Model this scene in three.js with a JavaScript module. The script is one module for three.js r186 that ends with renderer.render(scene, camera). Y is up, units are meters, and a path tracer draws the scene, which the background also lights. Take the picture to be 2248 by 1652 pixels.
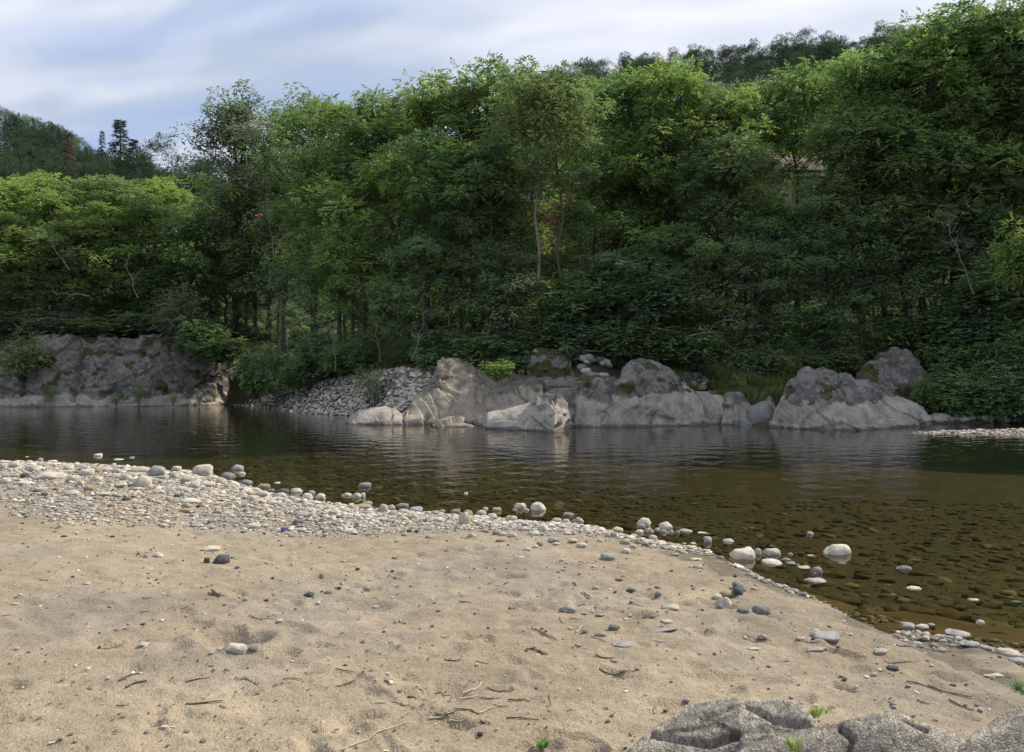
import * as THREE from 'three';
import { mergeVertices } from 'three/addons/utils/BufferGeometryUtils.js';

// ---------------------------------------------------------------- camera, sky, sun, exposure
const scene = new THREE.Scene();
const F = 1771, CX = 1124, CY = 826, EYE = 2.0;            // measuring frame of the photograph; eye height over the water
const camera = new THREE.PerspectiveCamera(2 * Math.atan(CY / F) * 180 / Math.PI, 1024 / 752, 0.1, 3000);
camera.position.set(0, EYE, 0); camera.lookAt(0, EYE, -10);
const renderer = new THREE.WebGLRenderer({ antialias: true });
renderer.toneMapping = THREE.LinearToneMapping;
renderer.toneMappingExposure = 1.15;
renderer.shadowMap.enabled = true;

// ---------------------------------------------------------------- noise
const hash = (x, y, z) => { let h = Math.imul(x, 374761393) + Math.imul(y, 668265263) + Math.imul(z, 1274126177); h = Math.imul(h ^ (h >>> 13), 1274126177); return ((h ^ (h >>> 16)) >>> 0) / 4294967296; };
function n3(x, y, z) {
  const xi = Math.floor(x), yi = Math.floor(y), zi = Math.floor(z); let fx = x - xi, fy = y - yi, fz = z - zi;
  fx = fx * fx * (3 - 2 * fx); fy = fy * fy * (3 - 2 * fy); fz = fz * fz * (3 - 2 * fz);
  const L = (a, b, t) => a + (b - a) * t;
  return 2 * L(L(L(hash(xi, yi, zi), hash(xi + 1, yi, zi), fx), L(hash(xi, yi + 1, zi), hash(xi + 1, yi + 1, zi), fx), fy),
    L(L(hash(xi, yi, zi + 1), hash(xi + 1, yi, zi + 1), fx), L(hash(xi, yi + 1, zi + 1), hash(xi + 1, yi + 1, zi + 1), fx), fy), fz) - 1;
}
const fbm = (x, y, z, o = 4) => { let s = 0, a = 0.5; for (let i = 0; i < o; i++) { s += a * n3(x, y, z); x = x * 2.03 + 17.1; y = y * 2.03 + 3.7; z = z * 2.03 + 9.2; a *= 0.5; } return s; };
const rng = (s) => () => { s = (s + 0x6d2b79f5) | 0; let t = Math.imul(s ^ (s >>> 15), 1 | s); t = (t + Math.imul(t ^ (t >>> 7), 61 | t)) ^ t; return ((t ^ (t >>> 14)) >>> 0) / 4294967296; };
const clamp = (x, a = 0, b = 1) => Math.min(b, Math.max(a, x)), mix = (a, b, t) => a + (b - a) * t, sstep = (a, b, x) => { const t = clamp((x - a) / (b - a)); return t * t * (3 - 2 * t); };
const pl = (pts, x) => { if (x <= pts[0][0]) return pts[0][1]; for (let i = 1; i < pts.length; i++) if (x <= pts[i][0]) { const [a, b] = pts[i - 1], [c, d] = pts[i]; return b + (d - b) * (x - a) / (c - a || 1); } return pts[pts.length - 1][1]; };

// ---------------------------------------------------------------- sky: thin streaky cloud sheet with blue low down
{
  const W = 1024, H = 512, data = new Float32Array(W * H * 4);
  for (let r = 0; r < H; r++) for (let c = 0; c < W; c++) {
    const el = ((r + 0.5) / H - 0.5) * Math.PI, az = ((c + 0.5) / W - 0.5) * 2 * Math.PI;
    const y = Math.sin(el), x = Math.cos(el) * Math.cos(az), z = Math.cos(el) * Math.sin(az);
    const e = Math.max(y, 0);
    const base = [mix(0.25, 0.16, Math.min(1, e * 1.6)), mix(0.43, 0.31, Math.min(1, e * 1.6)), mix(0.84, 0.68, Math.min(1, e * 1.6))];
    const k = 1 / (e + 0.12), px = x * k, pz = z * k;
    const wx = px + 0.35 * fbm(px * 0.8, pz * 0.8, 4.2, 3), wz = pz + 0.35 * fbm(px * 0.8 + 9, pz * 0.8, 1.2, 3);
    const a = wx * 0.45 + wz * 0.12, b = -wx * 0.12 + wz * 0.45;                    // streaks lie across the valley
    const n = fbm(a * 1.6, b * 4.6, 2.5, 7) + 0.5 * fbm(a * 0.6 + 5, b * 1.2, 7.5, 3) + 0.4 * fbm(a * 5, b * 12, 3.5, 5);
    const cover = clamp(1.2 + n * 1.15 - 0.9 * sstep(0.29, 0.17, e), 0, 1);
    const bright = clamp(0.52 + 2.1 * fbm(a * 1.9 + 3.3, b * 5.2, 11.5, 6) + 0.3 * n, 0, 1);
    const cl = [mix(0.47, 0.93, bright), mix(0.54, 0.93, bright), mix(0.66, 0.98, bright)];
    const o = (r * W + c) * 4, m = cover * 0.92;
    for (let i = 0; i < 3; i++) data[o + i] = el < 0 ? [0.22, 0.21, 0.17][i] : mix(base[i], cl[i], m);
    data[o + 3] = 1;
  }
  const t = new THREE.DataTexture(data, W, H, THREE.RGBAFormat, THREE.FloatType);
  t.mapping = THREE.EquirectangularReflectionMapping; t.magFilter = THREE.LinearFilter; t.needsUpdate = true;
  scene.background = t; scene.environment = t;
}
const sunDir = new THREE.Vector3(0.64, 0.70, -0.31).normalize();
const sun = new THREE.DirectionalLight(new THREE.Color(1.0, 0.91, 0.79), 4.6);
sun.position.copy(sunDir).multiplyScalar(200); sun.target.position.set(0, 0, -20); sun.position.add(sun.target.position);
sun.castShadow = true; sun.shadow.radius = 1.6; sun.shadow.mapSize.set(4096, 4096);
Object.assign(sun.shadow.camera, { left: -80, right: 80, top: 80, bottom: -80, near: 1, far: 500 });
scene.add(sun, sun.target);

// ---------------------------------------------------------------- helpers
const counts = new Map();
const numbered = (n) => { const k = counts.get(n) || 0; counts.set(n, k + 1); return k ? n + '_' + String(k).padStart(3, '0') : n; };
const at = (vx, vy, d) => new THREE.Vector3((vx - CX) / F * d, EYE - (vy - CY) / F * d, -d);
const shade = (o) => { o.castShadow = true; o.receiveShadow = true; return o; };
function tag(o, label, category, group, kind) { o.userData.label = label; if (category) o.userData.category = category; if (group) o.userData.group = group; if (kind) o.userData.kind = kind; return o; }
function put(name, geo, mat, label, category, group, kind) { const m = shade(new THREE.Mesh(geo, mat)); m.name = numbered(name); scene.add(m); return tag(m, label, category, group, kind); }
function part(name, geo, mat, parent) { const m = shade(new THREE.Mesh(geo, mat)); m.name = name; parent.add(m); return m; }
function thing(name, label, category, pos, group) { const g = new THREE.Group(); g.name = numbered(name); g.position.copy(pos); scene.add(g); return tag(g, label, category, group); }
const lin = (r, g, b) => new THREE.Color().setRGB(r, g, b);
const std = (r, g, b, rough = 0.9, extra = {}) => new THREE.MeshStandardMaterial({ color: lin(r, g, b), roughness: rough, ...extra });
function geom(pos, idx, col, nor, uv) {
  const g = new THREE.BufferGeometry();
  g.setAttribute('position', new THREE.Float32BufferAttribute(pos, 3));
  if (col) g.setAttribute('color', new THREE.Float32BufferAttribute(col, 3));
  if (uv) g.setAttribute('uv', new THREE.Float32BufferAttribute(uv, 2));
  if (idx) g.setIndex(idx);
  if (nor) g.setAttribute('normal', new THREE.Float32BufferAttribute(nor, 3)); else g.computeVertexNormals();
  return g;
}

// ---------------------------------------------------------------- the lie of the land
const SHORE = [[-80, 34], [-30, 24], [-20, 21], [-11.7, 18.4], [-9.6, 17.9], [-7.8, 17.3], [-5.6, 15.5], [-4.5, 14.2], [-3, 12.7], [-2.05, 12], [-0.8, 11.6], [0, 11.1], [0.93, 10.6], [1.54, 9.9], [2, 9.4], [2.15, 8.56], [2.5, 7.75], [2.63, 6.95], [2.85, 6.3], [3.15, 6.45], [3.33, 6.04], [3.63, 5.72], [6, 5.0], [12, 3.6], [30, 1], [80, -4]];
const FAR = [[-90, 52], [-33.6, 52.9], [-22, 56], [-19, 55.5], [-14.8, 50], [-10.8, 43.2], [-7.7, 39.8], [-5.2, 34.6], [-1.4, 33.6], [2.5, 33], [9, 34.4], [10, 32], [17, 33.4], [21.6, 34], [40, 33], [90, 28]];
const RIDGE = [[-1500, 120], [-600, 150], [-300, 195], [0, 262], [100, 292], [160, 322], [220, 368], [330, 415], [400, 455], [480, 480], [600, 500], [900, 420], [1100, 310], [1170, 240], [1300, 207], [1540, 178], [1720, 162], [1850, 154], [2000, 152], [2248, 130], [2700, 110], [3600, 150]];
const DENTS = [];
{
  const r = rng(77);
  for (let i = 0; i < 420; i++) { const d = 2.4 + 6.5 * Math.pow(r(), 1.3), x = (r() * 2 - 1) * 0.75 * d; DENTS.push([x, -d, 0.04 + r() * 0.10, 0.03 + r() * 0.07, 0.006 + r() * 0.018, r() * 3]); }
}
{ const r = rng(78); for (let i = 0; i < 70; i++) { const d = 2.6 + 5.5 * Math.pow(r(), 1.2), x = (r() * 2 - 1) * 0.7 * d, t = (r() - 0.5) * 2.4 + 0.6; DENTS.push([x, -d, 0.13, 0.05, 0.016 + r() * 0.016, t]); if (r() < 0.6) DENTS.push([x + 0.5 * Math.cos(t) + 0.1 * Math.sin(t), -d + 0.5 * Math.sin(t) - 0.1 * Math.cos(t), 0.13, 0.05, 0.02, t]); } }
const groundAt = (vx, vy, h = 0.4) => { const d = (EYE - h) * F / (vy - CY); return [(vx - CX) / F * d, -d]; };
for (const [vx, vy, a, b, dp, t] of [[514, 1408, 0.22, 0.16, 0.10, 0.2], [2085, 1470, 0.10, 0.045, 0.05, -0.1], [1115, 1252, 0.14, 0.09, 0.05, 0], [1848, 1510, 0.07, 0.05, 0.04, 0.6], [2030, 1468, 0.09, 0.05, 0.03, 0], [1390, 1345, 0.14, 0.1, 0.04, 0], [795, 1325, 0.2, 0.12, 0.035, 0], [620, 1437, 0.09, 0.05, 0.03, 0], [1540, 1383, 0.08, 0.06, 0.03, 0], [1570, 1490, 0.3, 0.1, 0.03, 0.1]])
  DENTS.push([...groundAt(vx, vy), a, b, dp, t]);
const TRENCH = [[[1125, 1318], [1300, 1320]], [[1390, 1312], [1500, 1310]], [[1500, 1310], [1645, 1318]]].map((l) => l.map(([a, b]) => groundAt(a, b)));
const DENT_GRID = new Map();
DENTS.forEach((q) => { const R = 1.9 * Math.max(q[2], q[3]); for (let i = Math.floor((q[0] - R) * 2); i <= (q[0] + R) * 2; i++) for (let j = Math.floor((q[1] - R) * 2); j <= (q[1] + R) * 2; j++) { const k = i + ',' + j; if (!DENT_GRID.has(k)) DENT_GRID.set(k, []); DENT_GRID.get(k).push(q); } });
const shoreS = (x, z) => z + pl(SHORE, x) + (z > -26 ? 0.42 * fbm(x * 1.3, z * 1.3, 40, 3) : 0);      // metres landward of the waterline, with small bays
function H(x, z) {
  const d = -z, s = shoreS(x, z), t = d - pl(FAR, x);
  if (s >= 0) {
    let h = 0.43 * (1 - Math.exp(-s / 2.3)) + 0.04 * fbm(x * 0.5, z * 0.5, 3) * sstep(0, 2, s);
    if (d < 24 && d > -3) {
      const w = sstep(0, 1.2, s);
      h += w * (0.02 * fbm(x * 2.6, z * 2.6, 8, 3) + 0.026 * fbm(x * 8, z * 12, 5, 3));
      for (const q of DENT_GRID.get(Math.floor(x * 2) + ',' + Math.floor(z * 2)) || []) {
        const c = Math.cos(q[5]), sn = Math.sin(q[5]), u = ((x - q[0]) * c + (z - q[1]) * sn) / q[2], v = (-(x - q[0]) * sn + (z - q[1]) * c) / q[3], e = u * u + v * v;
        if (e < 3.2) h -= w * q[4] * (Math.exp(-e * e * 1.2) - 0.35 * Math.exp(-Math.pow(Math.sqrt(e) - 1.25, 2) * 14));
      }
      for (const [a, b] of TRENCH) {
        const ux = b[0] - a[0], uz = b[1] - a[1], k = clamp(((x - a[0]) * ux + (z - a[1]) * uz) / (ux * ux + uz * uz)), e = Math.hypot(x - a[0] - ux * k, z - a[1] - uz * k) + 0.02 * n3(x * 9, z * 9, 0);
        if (e < 0.2) h -= 0.03 * Math.exp(-e * e / 0.003);
      }
    }
    return h;
  }
  if (t <= 0) { const a = -s, b = -t; return -0.012 - 1.5 * (1 - Math.exp(-a / 9)) * (1 - Math.exp(-b / 3)) + 0.05 * fbm(x * 0.8, z * 0.8, 2) * sstep(0, 2, Math.min(a, b)); }
  const left = sstep(-15, -20, x), u = CX + F * x / d;
  let h = mix(2.4 * sstep(0, 5.5, t), 5.0 * sstep(0.8, 5.5, t), left) + 0.06 * Math.max(0, t - 5) + 0.38 * clamp(t - 9, 0, 26);
  h += 0.5 * fbm(x * 0.3, z * 0.3, 6) * sstep(2, 8, t);
  h += 0.9 * Math.exp(-Math.pow((x - 3.6) / 1.4, 2) - Math.pow((d - 37) / 1.3, 2)) + 0.6 * Math.exp(-Math.pow((x - 8.4) / 1.2, 2) - Math.pow((d - 37) / 1.2, 2));
  if (t > 40) { const rd = 220, ry = EYE + (CY - pl(RIDGE, u) - 78) / F * rd, k = clamp((t - 40) / (rd - 75)); const past = Math.max(0, d - 240); h = mix(h, ry, k * k * (3 - 2 * k)) - 0.35 * past; h = Math.max(h, -5); }
  return h;
}
const onGround = (vx, vy) => { const over = (q) => EYE - (vy - CY) / F * q - Math.max(H((vx - CX) / F * q, -q), -0.02); let d = 1.2, lo = 1.2; for (let i = 0; i < 260 && over(d) > 0; i++) { lo = d; d *= 1.018; } for (let i = 0; i < 9; i++) { const m = (lo + d) / 2; if (over(m) > 0) lo = m; else d = m; } return new THREE.Vector3((vx - CX) / F * d, H((vx - CX) / F * d, -d), -d); };

// ---------------------------------------------------------------- computed textures
function noiseTexture(size, fn, srgb) {
  const a = new Uint8Array(size * size * 4);
  for (let j = 0; j < size; j++) for (let i = 0; i < size; i++) { const v = fn(i / size, j / size, i, j), o = (j * size + i) * 4; a[o] = clamp(v[0]) * 255; a[o + 1] = clamp(v[1]) * 255; a[o + 2] = clamp(v[2]) * 255; a[o + 3] = 255; }
  const t = new THREE.DataTexture(a, size, size); t.wrapS = t.wrapT = THREE.RepeatWrapping; t.magFilter = THREE.LinearFilter; t.minFilter = THREE.LinearMipmapLinearFilter; t.generateMipmaps = true; t.needsUpdate = true;
  if (srgb) t.colorSpace = THREE.SRGBColorSpace;
  return t;
}
// tileable value noise: the lattice repeats with period p
const tile = (u, v, p, s) => { const x = u * p, y = v * p, xi = Math.floor(x), yi = Math.floor(y); let fx = x - xi, fy = y - yi; fx = fx * fx * (3 - 2 * fx); fy = fy * fy * (3 - 2 * fy); const h = (i, j) => hash(((i % p) + p) % p, ((j % p) + p) % p, s); return mix(mix(h(xi, yi), h(xi + 1, yi), fx), mix(h(xi, yi + 1), h(xi + 1, yi + 1), fx), fy); };
const sandMap = noiseTexture(1024, (u, v) => {
  const g = 0.30 * (tile(u, v, 512, 1) - 0.5) + 0.22 * (tile(u, v, 200, 2) - 0.5) + 0.14 * (tile(u, v, 60, 3) - 0.5) + 0.10 * (tile(u, v, 17, 4) - 0.5);
  let k = 0.93 + g * 0.6; const sp = tile(u, v, 330, 8); if (sp > 0.93) k *= 0.55; else if (sp < 0.045) k *= 1.08;
  return [k, k * 0.985, k * 0.96];
}, true);
const sandBump = noiseTexture(1024, (u, v) => { const k = 0.45 * tile(u, v, 400, 21) + 0.3 * tile(u, v, 150, 22) + 0.25 * tile(u, v, 50, 23); return [k, k, k]; });
const rockMap = noiseTexture(1024, (u, v) => {
  let k = 0.84 + 0.2 * (tile(u, v, 20, 31) - 0.5) + 0.22 * (tile(u, v, 70, 32) - 0.5) + 0.2 * (tile(u, v, 260, 33) - 0.5);
  const li = tile(u, v, 90, 34) * 0.6 + tile(u, v, 34, 35) * 0.4; let c = [k, k * 0.985, k * 0.95];
  if (li > 0.64) c = c.map((q) => q * 1.12); else if (li < 0.33) c = [k * 0.84, k * 0.83, k * 0.8];
  return c;
}, true);
const rockBump = noiseTexture(1024, (u, v) => { const k = 0.4 * tile(u, v, 24, 41) + 0.3 * tile(u, v, 80, 42) + 0.3 * tile(u, v, 240, 43); return [k, k, k]; });
const stoneMap = noiseTexture(512, (u, v) => { const k = 0.93 + 0.22 * (tile(u, v, 6, 51) - 0.5) + 0.2 * (tile(u, v, 40, 52) - 0.5) + 0.22 * (tile(u, v, 130, 53) - 0.5); return [k, k, k * 0.985]; }, true);
const barkMap = noiseTexture(256, (u, v) => { const k = 0.7 + 0.5 * (tile(u, v, 10, 61) - 0.5) + 0.4 * (tile(u, v, 40, 62) - 0.5); return [k, k * 0.97, k * 0.93]; }, true);
const waves = []; { const r = rng(5); for (let i = 0; i < 70; i++) { const k = 8 + Math.floor(Math.pow(r(), 1.6) * 78), th = (r() - 0.5) * 2.6; waves.push([Math.round(k * Math.sin(th)), Math.round(k * Math.cos(th)), Math.pow(k, -1.15), r() * 6.28]); } }
const waveBump = noiseTexture(1024, (u, v) => { let s = 0; for (const [a, b, m, p] of waves) s += m * Math.sin(6.28318 * (a * u + b * v) + p); const k = 0.5 + s * 0.9; return [k, k, k]; });
const withUV = (t, sx, sy = sx) => { const c = t.clone(); c.repeat.set(sx, sy); c.needsUpdate = true; return c; };

// ---------------------------------------------------------------- ground sheets: beach and riverbed, far bank and hills, country behind
const cobbleStrip = [[-30, 11], [-12, 8.8], [-5, 6.1], [-3, 4.2], [0, 2.4], [2, 1.4], [2.25, 0.4], [2.6, 0.02]];
{
  const ds = []; for (let d = -3; d < 1.6; d += 0.4) ds.push(d); for (let d = 1.6; d < 62; d *= d < 9 ? 1.0068 : d < 20 ? 1.014 : 1.03) ds.push(d); ds.push(62);
  const nu = 330, cols = nu + 1, pos = [], col = [], uv = [], sandIdx = [], bedIdx = [];
  for (const d of ds) for (let i = 0; i <= nu; i++) {
    const q = i / nu * 2 - 1, w = Math.max(d, 2.2), x = (q * 0.72 + Math.sign(q) * Math.pow(Math.abs(q), 9) * 2.3) * w * (d < 3 ? 1.3 : 1), z = -d, h = H(x, z);
    pos.push(x, h, z); uv.push(x, z);
    const s = shoreS(x, z);
    if (s >= -0.25) {
      const damp = 1 - 0.42 * sstep(0.12, -0.12, s - mix(0.5, 1.9, sstep(1, 2, x)) - mix(0.6, 1.3, sstep(1, 2, x)) * fbm(x * 1.9, z * 1.9, 4, 4) * 2);      // wet sand with an uneven edge along the water
      const patch = 1 + 0.22 * fbm(x * 0.9, z * 1.3, 12, 4) + 0.26 * fbm(x * 5, z * 8, 2, 3), grey = sstep(0.0, 0.35, fbm(x * 0.7, z * 0.7, 31, 3) + (s < pl(cobbleStrip, x) ? 0.35 : -0.1));
      const wide = 1 - 0.16 * sstep(0.2, -0.2, s - 4.2 - 3 * fbm(x * 1.1, z * 1.1, 14, 4)) * sstep(0.2, 1.2, x), k = damp * patch * wide; col.push(mix(0.336, 0.296, grey) * k, mix(0.283, 0.264, grey) * k, mix(0.203, 0.21, grey) * k);
    } else {
      // silt and algae, the same mixed bed all the way across; one ragged patch of bare brown sand lies in the inlet
      const a = fbm(x * 0.6, z * 0.6, 15, 4), b = 1 + 0.6 * fbm(x * 3, z * 3, 9, 3), green = sstep(-0.15, 0.2, fbm(x * 0.9 + 4, z * 0.9, 22, 4)), sand = Math.hypot(x - 4.6, (z + 6.4) * 1.2) + 2.6 * a + 0.5 * n3(x * 4, z * 4, 2) < 2.1 ? 1 : 0;
      col.push(mix(mix(0.078, 0.058, green), 0.150, sand) * b, mix(mix(0.064, 0.060, green), 0.116, sand) * b, mix(mix(0.034, 0.029, green), 0.068, sand) * b);
    }
  }
  for (let j = 0; j + 1 < ds.length; j++) for (let i = 0; i < nu; i++) {
    const a = j * cols + i, b = a + 1, c = a + cols, e = c + 1, x = (pos[a * 3] + pos[e * 3]) / 2, z = (pos[a * 3 + 2] + pos[e * 3 + 2]) / 2, s = shoreS(x, z);
    (s > -0.25 ? sandIdx : bedIdx).push(a, b, c, b, e, c);
  }
  const full = geom(pos, [...sandIdx, ...bedIdx], col, null, uv);
  const sub = (idx) => { const g = new THREE.BufferGeometry(); for (const k of ['position', 'normal', 'color', 'uv']) g.setAttribute(k, full.attributes[k]); g.setIndex(idx); const h = new THREE.BufferGeometry(), m = new Map(), out = []; const arrs = {}; for (const k of ['position', 'normal', 'color', 'uv']) arrs[k] = []; for (const i of idx) { if (!m.has(i)) { m.set(i, m.size); for (const k of ['position', 'normal', 'color', 'uv']) { const A = full.attributes[k]; for (let c = 0; c < A.itemSize; c++) arrs[k].push(A.array[i * A.itemSize + c]); } } out.push(m.get(i)); } for (const k of ['position', 'normal', 'color', 'uv']) h.setAttribute(k, new THREE.Float32BufferAttribute(arrs[k], full.attributes[k].itemSize)); h.setIndex(out); return h; };
  const sandMat = new THREE.MeshStandardMaterial({ vertexColors: true, roughness: 0.97, map: withUV(sandMap, 1 / 1.9), bumpMap: withUV(sandBump, 1 / 1.7), bumpScale: 0.009 });
  const bedMat = new THREE.MeshStandardMaterial({ vertexColors: true, roughness: 0.9, map: withUV(sandMap, 1 / 2.3), bumpMap: withUV(sandBump, 1 / 2.1), bumpScale: 0.012 });
  put('beach', sub(sandIdx), sandMat, 'pale tan sandy beach with dents and debris', null, null, 'structure');
  put('riverbed', sub(bedIdx), bedMat, 'brown silty riverbed under the water', null, null, 'structure');
}
{
  const ds = []; for (let d = 30; d < 760; d *= d < 80 ? 1.022 : 1.05) ds.push(d);
  const nu = 200, pos = [], col = [], idx = [], cols = nu + 1;
  for (const d of ds) for (let i = 0; i <= nu; i++) {
    const q = i / nu * 2 - 1, x = (q * 0.8 + Math.pow(q, 5) * 2.4) * d, z = -d, t = d - pl(FAR, x);
    pos.push(x, (t < 0.3 ? Math.min(-0.5, H(x, z) - 0.2) : H(x, z) - 0.02), z);
    const lawn = sstep(22, 27, t) * sstep(60, 50, t) * sstep(-0.15, 0.1, fbm(x * 0.05, z * 0.08, 3, 2)), b = 1 + 0.5 * fbm(x * 0.9, z * 0.9, 4, 3);
    col.push(mix(0.040, 0.13, lawn) * b, mix(0.038, 0.19, lawn) * b, mix(0.022, 0.035, lawn) * b);
  }
  for (let j = 0; j + 1 < ds.length; j++) for (let i = 0; i < nu; i++) { const a = j * cols + i, b = a + 1, c = a + cols, e = c + 1; idx.push(a, b, c, b, e, c); }
  put('hill', geom(pos, idx, col), new THREE.MeshStandardMaterial({ vertexColors: true, roughness: 1 }), 'wooded slope and hills rising behind the river', null, null, 'structure');
  const g = new THREE.PlaneGeometry(3000, 3000, 20, 20); g.rotateX(-Math.PI / 2); g.translate(0, -6, 0);
  put('ground', g, std(0.10, 0.10, 0.05, 1), 'open country around the river valley', null, null, 'structure');
}
// water: one rippled sheet
{
  const g = new THREE.PlaneGeometry(220, 70, 1, 1); g.rotateX(-Math.PI / 2); g.translate(0, 0, -33);
  const p = g.attributes.position, uv = []; for (let i = 0; i < p.count; i++) uv.push(p.getX(i), p.getZ(i)); g.setAttribute('uv', new THREE.Float32BufferAttribute(uv, 2));
  put('water', g, new THREE.MeshPhysicalMaterial({ color: lin(0.68, 0.64, 0.48), roughness: 0.03, transmission: 1, thickness: 0, ior: 1.333, bumpMap: withUV(waveBump, 1 / 9), bumpScale: 0.0085 }), 'calm dark green river water with faint ripples', null, null, 'structure');
}

// ---------------------------------------------------------------- rock masses: built from a foot line, a crest line and the relief between them
function segDist(px, py, a, b) { const ux = b[0] - a[0], uy = b[1] - a[1], k = clamp(((px - a[0]) * ux + (py - a[1]) * uy) / (ux * ux + uy * uy || 1)); return Math.hypot(px - a[0] - ux * k, py - a[1] - uy * k); }
const bleach = [0.425, 0.385, 0.32], grey = [0.225, 0.208, 0.18], dark = [0.09, 0.083, 0.072], moss = [0.085, 0.085, 0.028], pale = [0.42, 0.415, 0.385];
function cells(x, y, z, sd) {                     // nearest and second nearest of a jittered lattice: fracture blocks
  const xi = Math.floor(x), yi = Math.floor(y), zi = Math.floor(z); let a = 9, b = 9, r = null;
  for (let i = -1; i < 2; i++) for (let j = -1; j < 2; j++) for (let k = -1; k < 2; k++) { const X = xi + i, Y = yi + j, Z = zi + k, px = X + hash(X + sd, Y, Z) - x, py = Y + hash(X, Y + sd + 7, Z) - y, pz = Z + hash(X, Y, Z + sd + 13) - z, d = px * px + py * py + pz * pz; if (d < a) { b = a; a = d; r = [-px, -py, -pz, hash(X + 3, Y + sd, Z) - 0.5, hash(X, Y + 5, Z + sd) - 0.5, hash(X + sd, Y, Z + 9) - 0.5]; } else if (d < b) b = d; }
  return [Math.sqrt(a), Math.sqrt(b), r];
}
function rockGeo(o) {
  const { x0, x1, foot, crest, off, back = 1.5, nu = 120, nv = 60, rough = 0.16, fine = 0.05, strata = 0, dip = [0.5, 0.8, 0.3], cracks = [], bulge = 2.0, lean = 1.25, seed = 1, band = 0.75, lichen = 0.5, mossy = 0, footY = 0, tint = [1, 1, 1], ledges = 0, fd } = o;
  const rows = nv + 1 + Math.round(nv * 0.45), cols = nu + 1, P = [];
  for (let j = 0; j < rows; j++) for (let i = 0; i <= nu; i++) {
    const u = i / nu, vx = mix(x0, x1, u), fy = pl(foot, vx), cy = Math.min(pl(crest, vx), fy - 1), d0 = fd ? pl(fd, vx) : (EYE - footY) * F / (fy - CY);
    const of = (typeof off === 'number' ? off : pl(off, vx)) * (0.25 + 0.75 * Math.pow(Math.sin(Math.PI * clamp(u, 0.004, 0.996)), 0.4)), d1 = d0 + of, top = EYE + (CY - cy) / F * d1, y0 = footY;
    let d, y;
    if (j <= nv) { const v = j / nv * 1.14 - 0.14; if (v < 0) { y = y0 + v / 0.14 * 0.7; d = d0 + v * 0.6; } else { y = y0 + (top - y0) * (1 - Math.pow(1 - v, bulge)); d = d0 + of * Math.pow(v, lean); } }
    else { const v = (j - nv) / (rows - 1 - nv); y = top - (top - y0 + 0.5) * v * v; d = d1 + back * v; }
    P.push((vx - CX) / F * d, y, -d);
  }
  const idx = []; for (let j = 0; j + 1 < rows; j++) for (let i = 0; i < nu; i++) { const a = j * cols + i, b = a + 1, c = a + cols, e = c + 1; idx.push(a, b, c, b, e, c); }
  let g = geom(P, idx); const N = g.attributes.normal.array, Q = P.slice(), col = [], uv = [];
  const rc = rng(seed * 31 + 5), facets = []; for (let i = 0; i < 40; i++) facets.push([rc() * 2 - 1, rc() * 2 - 1, rc() * 2 - 1, rc()]);
  for (let k = 0; k < P.length / 3; k++) {
    const x = P[k * 3], y = P[k * 3 + 1], z = P[k * 3 + 2], j = Math.floor(k / cols), crestKeep = o.keep ? mix(1, o.keep, Math.exp(-Math.pow((j - nv) / (nv * 0.12), 2))) : 1;
    let dsp = rough * fbm(x * 0.55 + seed, y * 0.55, z * 0.55, 3) * 1.6 * crestKeep;
    // fracture blocks: tilted flat faces, open joints between them
    const bs = o.block || 0.62, wx = x + 0.12 * n3(x * 2, y * 2, z * 2 + seed), q0 = (wx * 0.75 + y * 0.35) * bs, q1 = (y * 1.25 - x * 0.3) * bs, q2 = z * 0.8 * bs, [f1, f2, rl] = cells(q0, q1, q2, seed), bl = (o.blocky ?? 0.6);
    const hgt0 = y - footY, polished = hgt0 < band + 0.15 ? 0.45 : 1;
    dsp += bl * crestKeep * (0.34 / bs) * (rl[0] * rl[3] + rl[1] * rl[4] + rl[2] * rl[5]) * 1.7 * mix(polished, 1, 0.4) + bl * 0.10 / bs * rl[3] * crestKeep;
    const open = sstep(-0.02, 0.22, fbm(x * 0.9 * bs + 5, y * 0.9 * bs, z * 0.9 * bs + seed, 3)), jw = 0.05 + 0.05 * n3(x * 4, y * 4, z * 4), joint = f2 - f1 < jw ? (1 - (f2 - f1) / jw) * open : 0; dsp -= joint * 0.07 * bl / bs * mix(polished, 1, 0.3);
    dsp += fine * polished * (fbm(x * 3.2, y * 3.2, z * 3.2 + seed, 4) * 1.8 - 0.7 * Math.pow(1 - Math.abs(n3(x * 2.1, y * 2.1 + seed, z * 2.1)), 6));
    if (strata) { const q = (x * dip[0] + y * dip[1] + z * dip[2]) * 2.6 + 0.8 * fbm(x * 0.7, y * 0.7, z * 0.7 + seed, 3), f = q - Math.floor(q); dsp += strata * (Math.pow(f, 0.6) - 0.5) * (0.45 + 0.8 * clamp(0.5 + fbm(x, y, z + seed * 2, 2) * 1.6)); }
    const sx = CX + F * x / -z, sy = CY - F * (y - EYE) / -z;
    let crack = 0;
    for (const c of cracks) { const wob = 2.2 * n3(x * 3.1, y * 3.1, seed) + 1.2 * n3(x * 9, y * 9, seed); for (let q = 0; q + 1 < c.p.length; q++) { const e = segDist(sx + wob, sy + wob, c.p[q], c.p[q + 1]); crack = Math.max(crack, Math.exp(-Math.pow(e / (c.w || 2.2), 2)) * (c.d || 0.12)); } }
    dsp -= crack;
    for (let c = 0; c < 3; c++) Q[k * 3 + c] += N[k * 3 + c] * dsp;
    // colour: matter only. bleached flood band with a ragged upper edge, weathered grey above, lichen crusts and moss cushions
    const hgt = y - footY, edge = band + 0.30 * fbm(x * 1.1, y * 2, z * 1.1 + 3, 4) * 2, above = hgt > edge ? 1 : hgt > edge - 0.05 ? 0.5 : 0;
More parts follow.
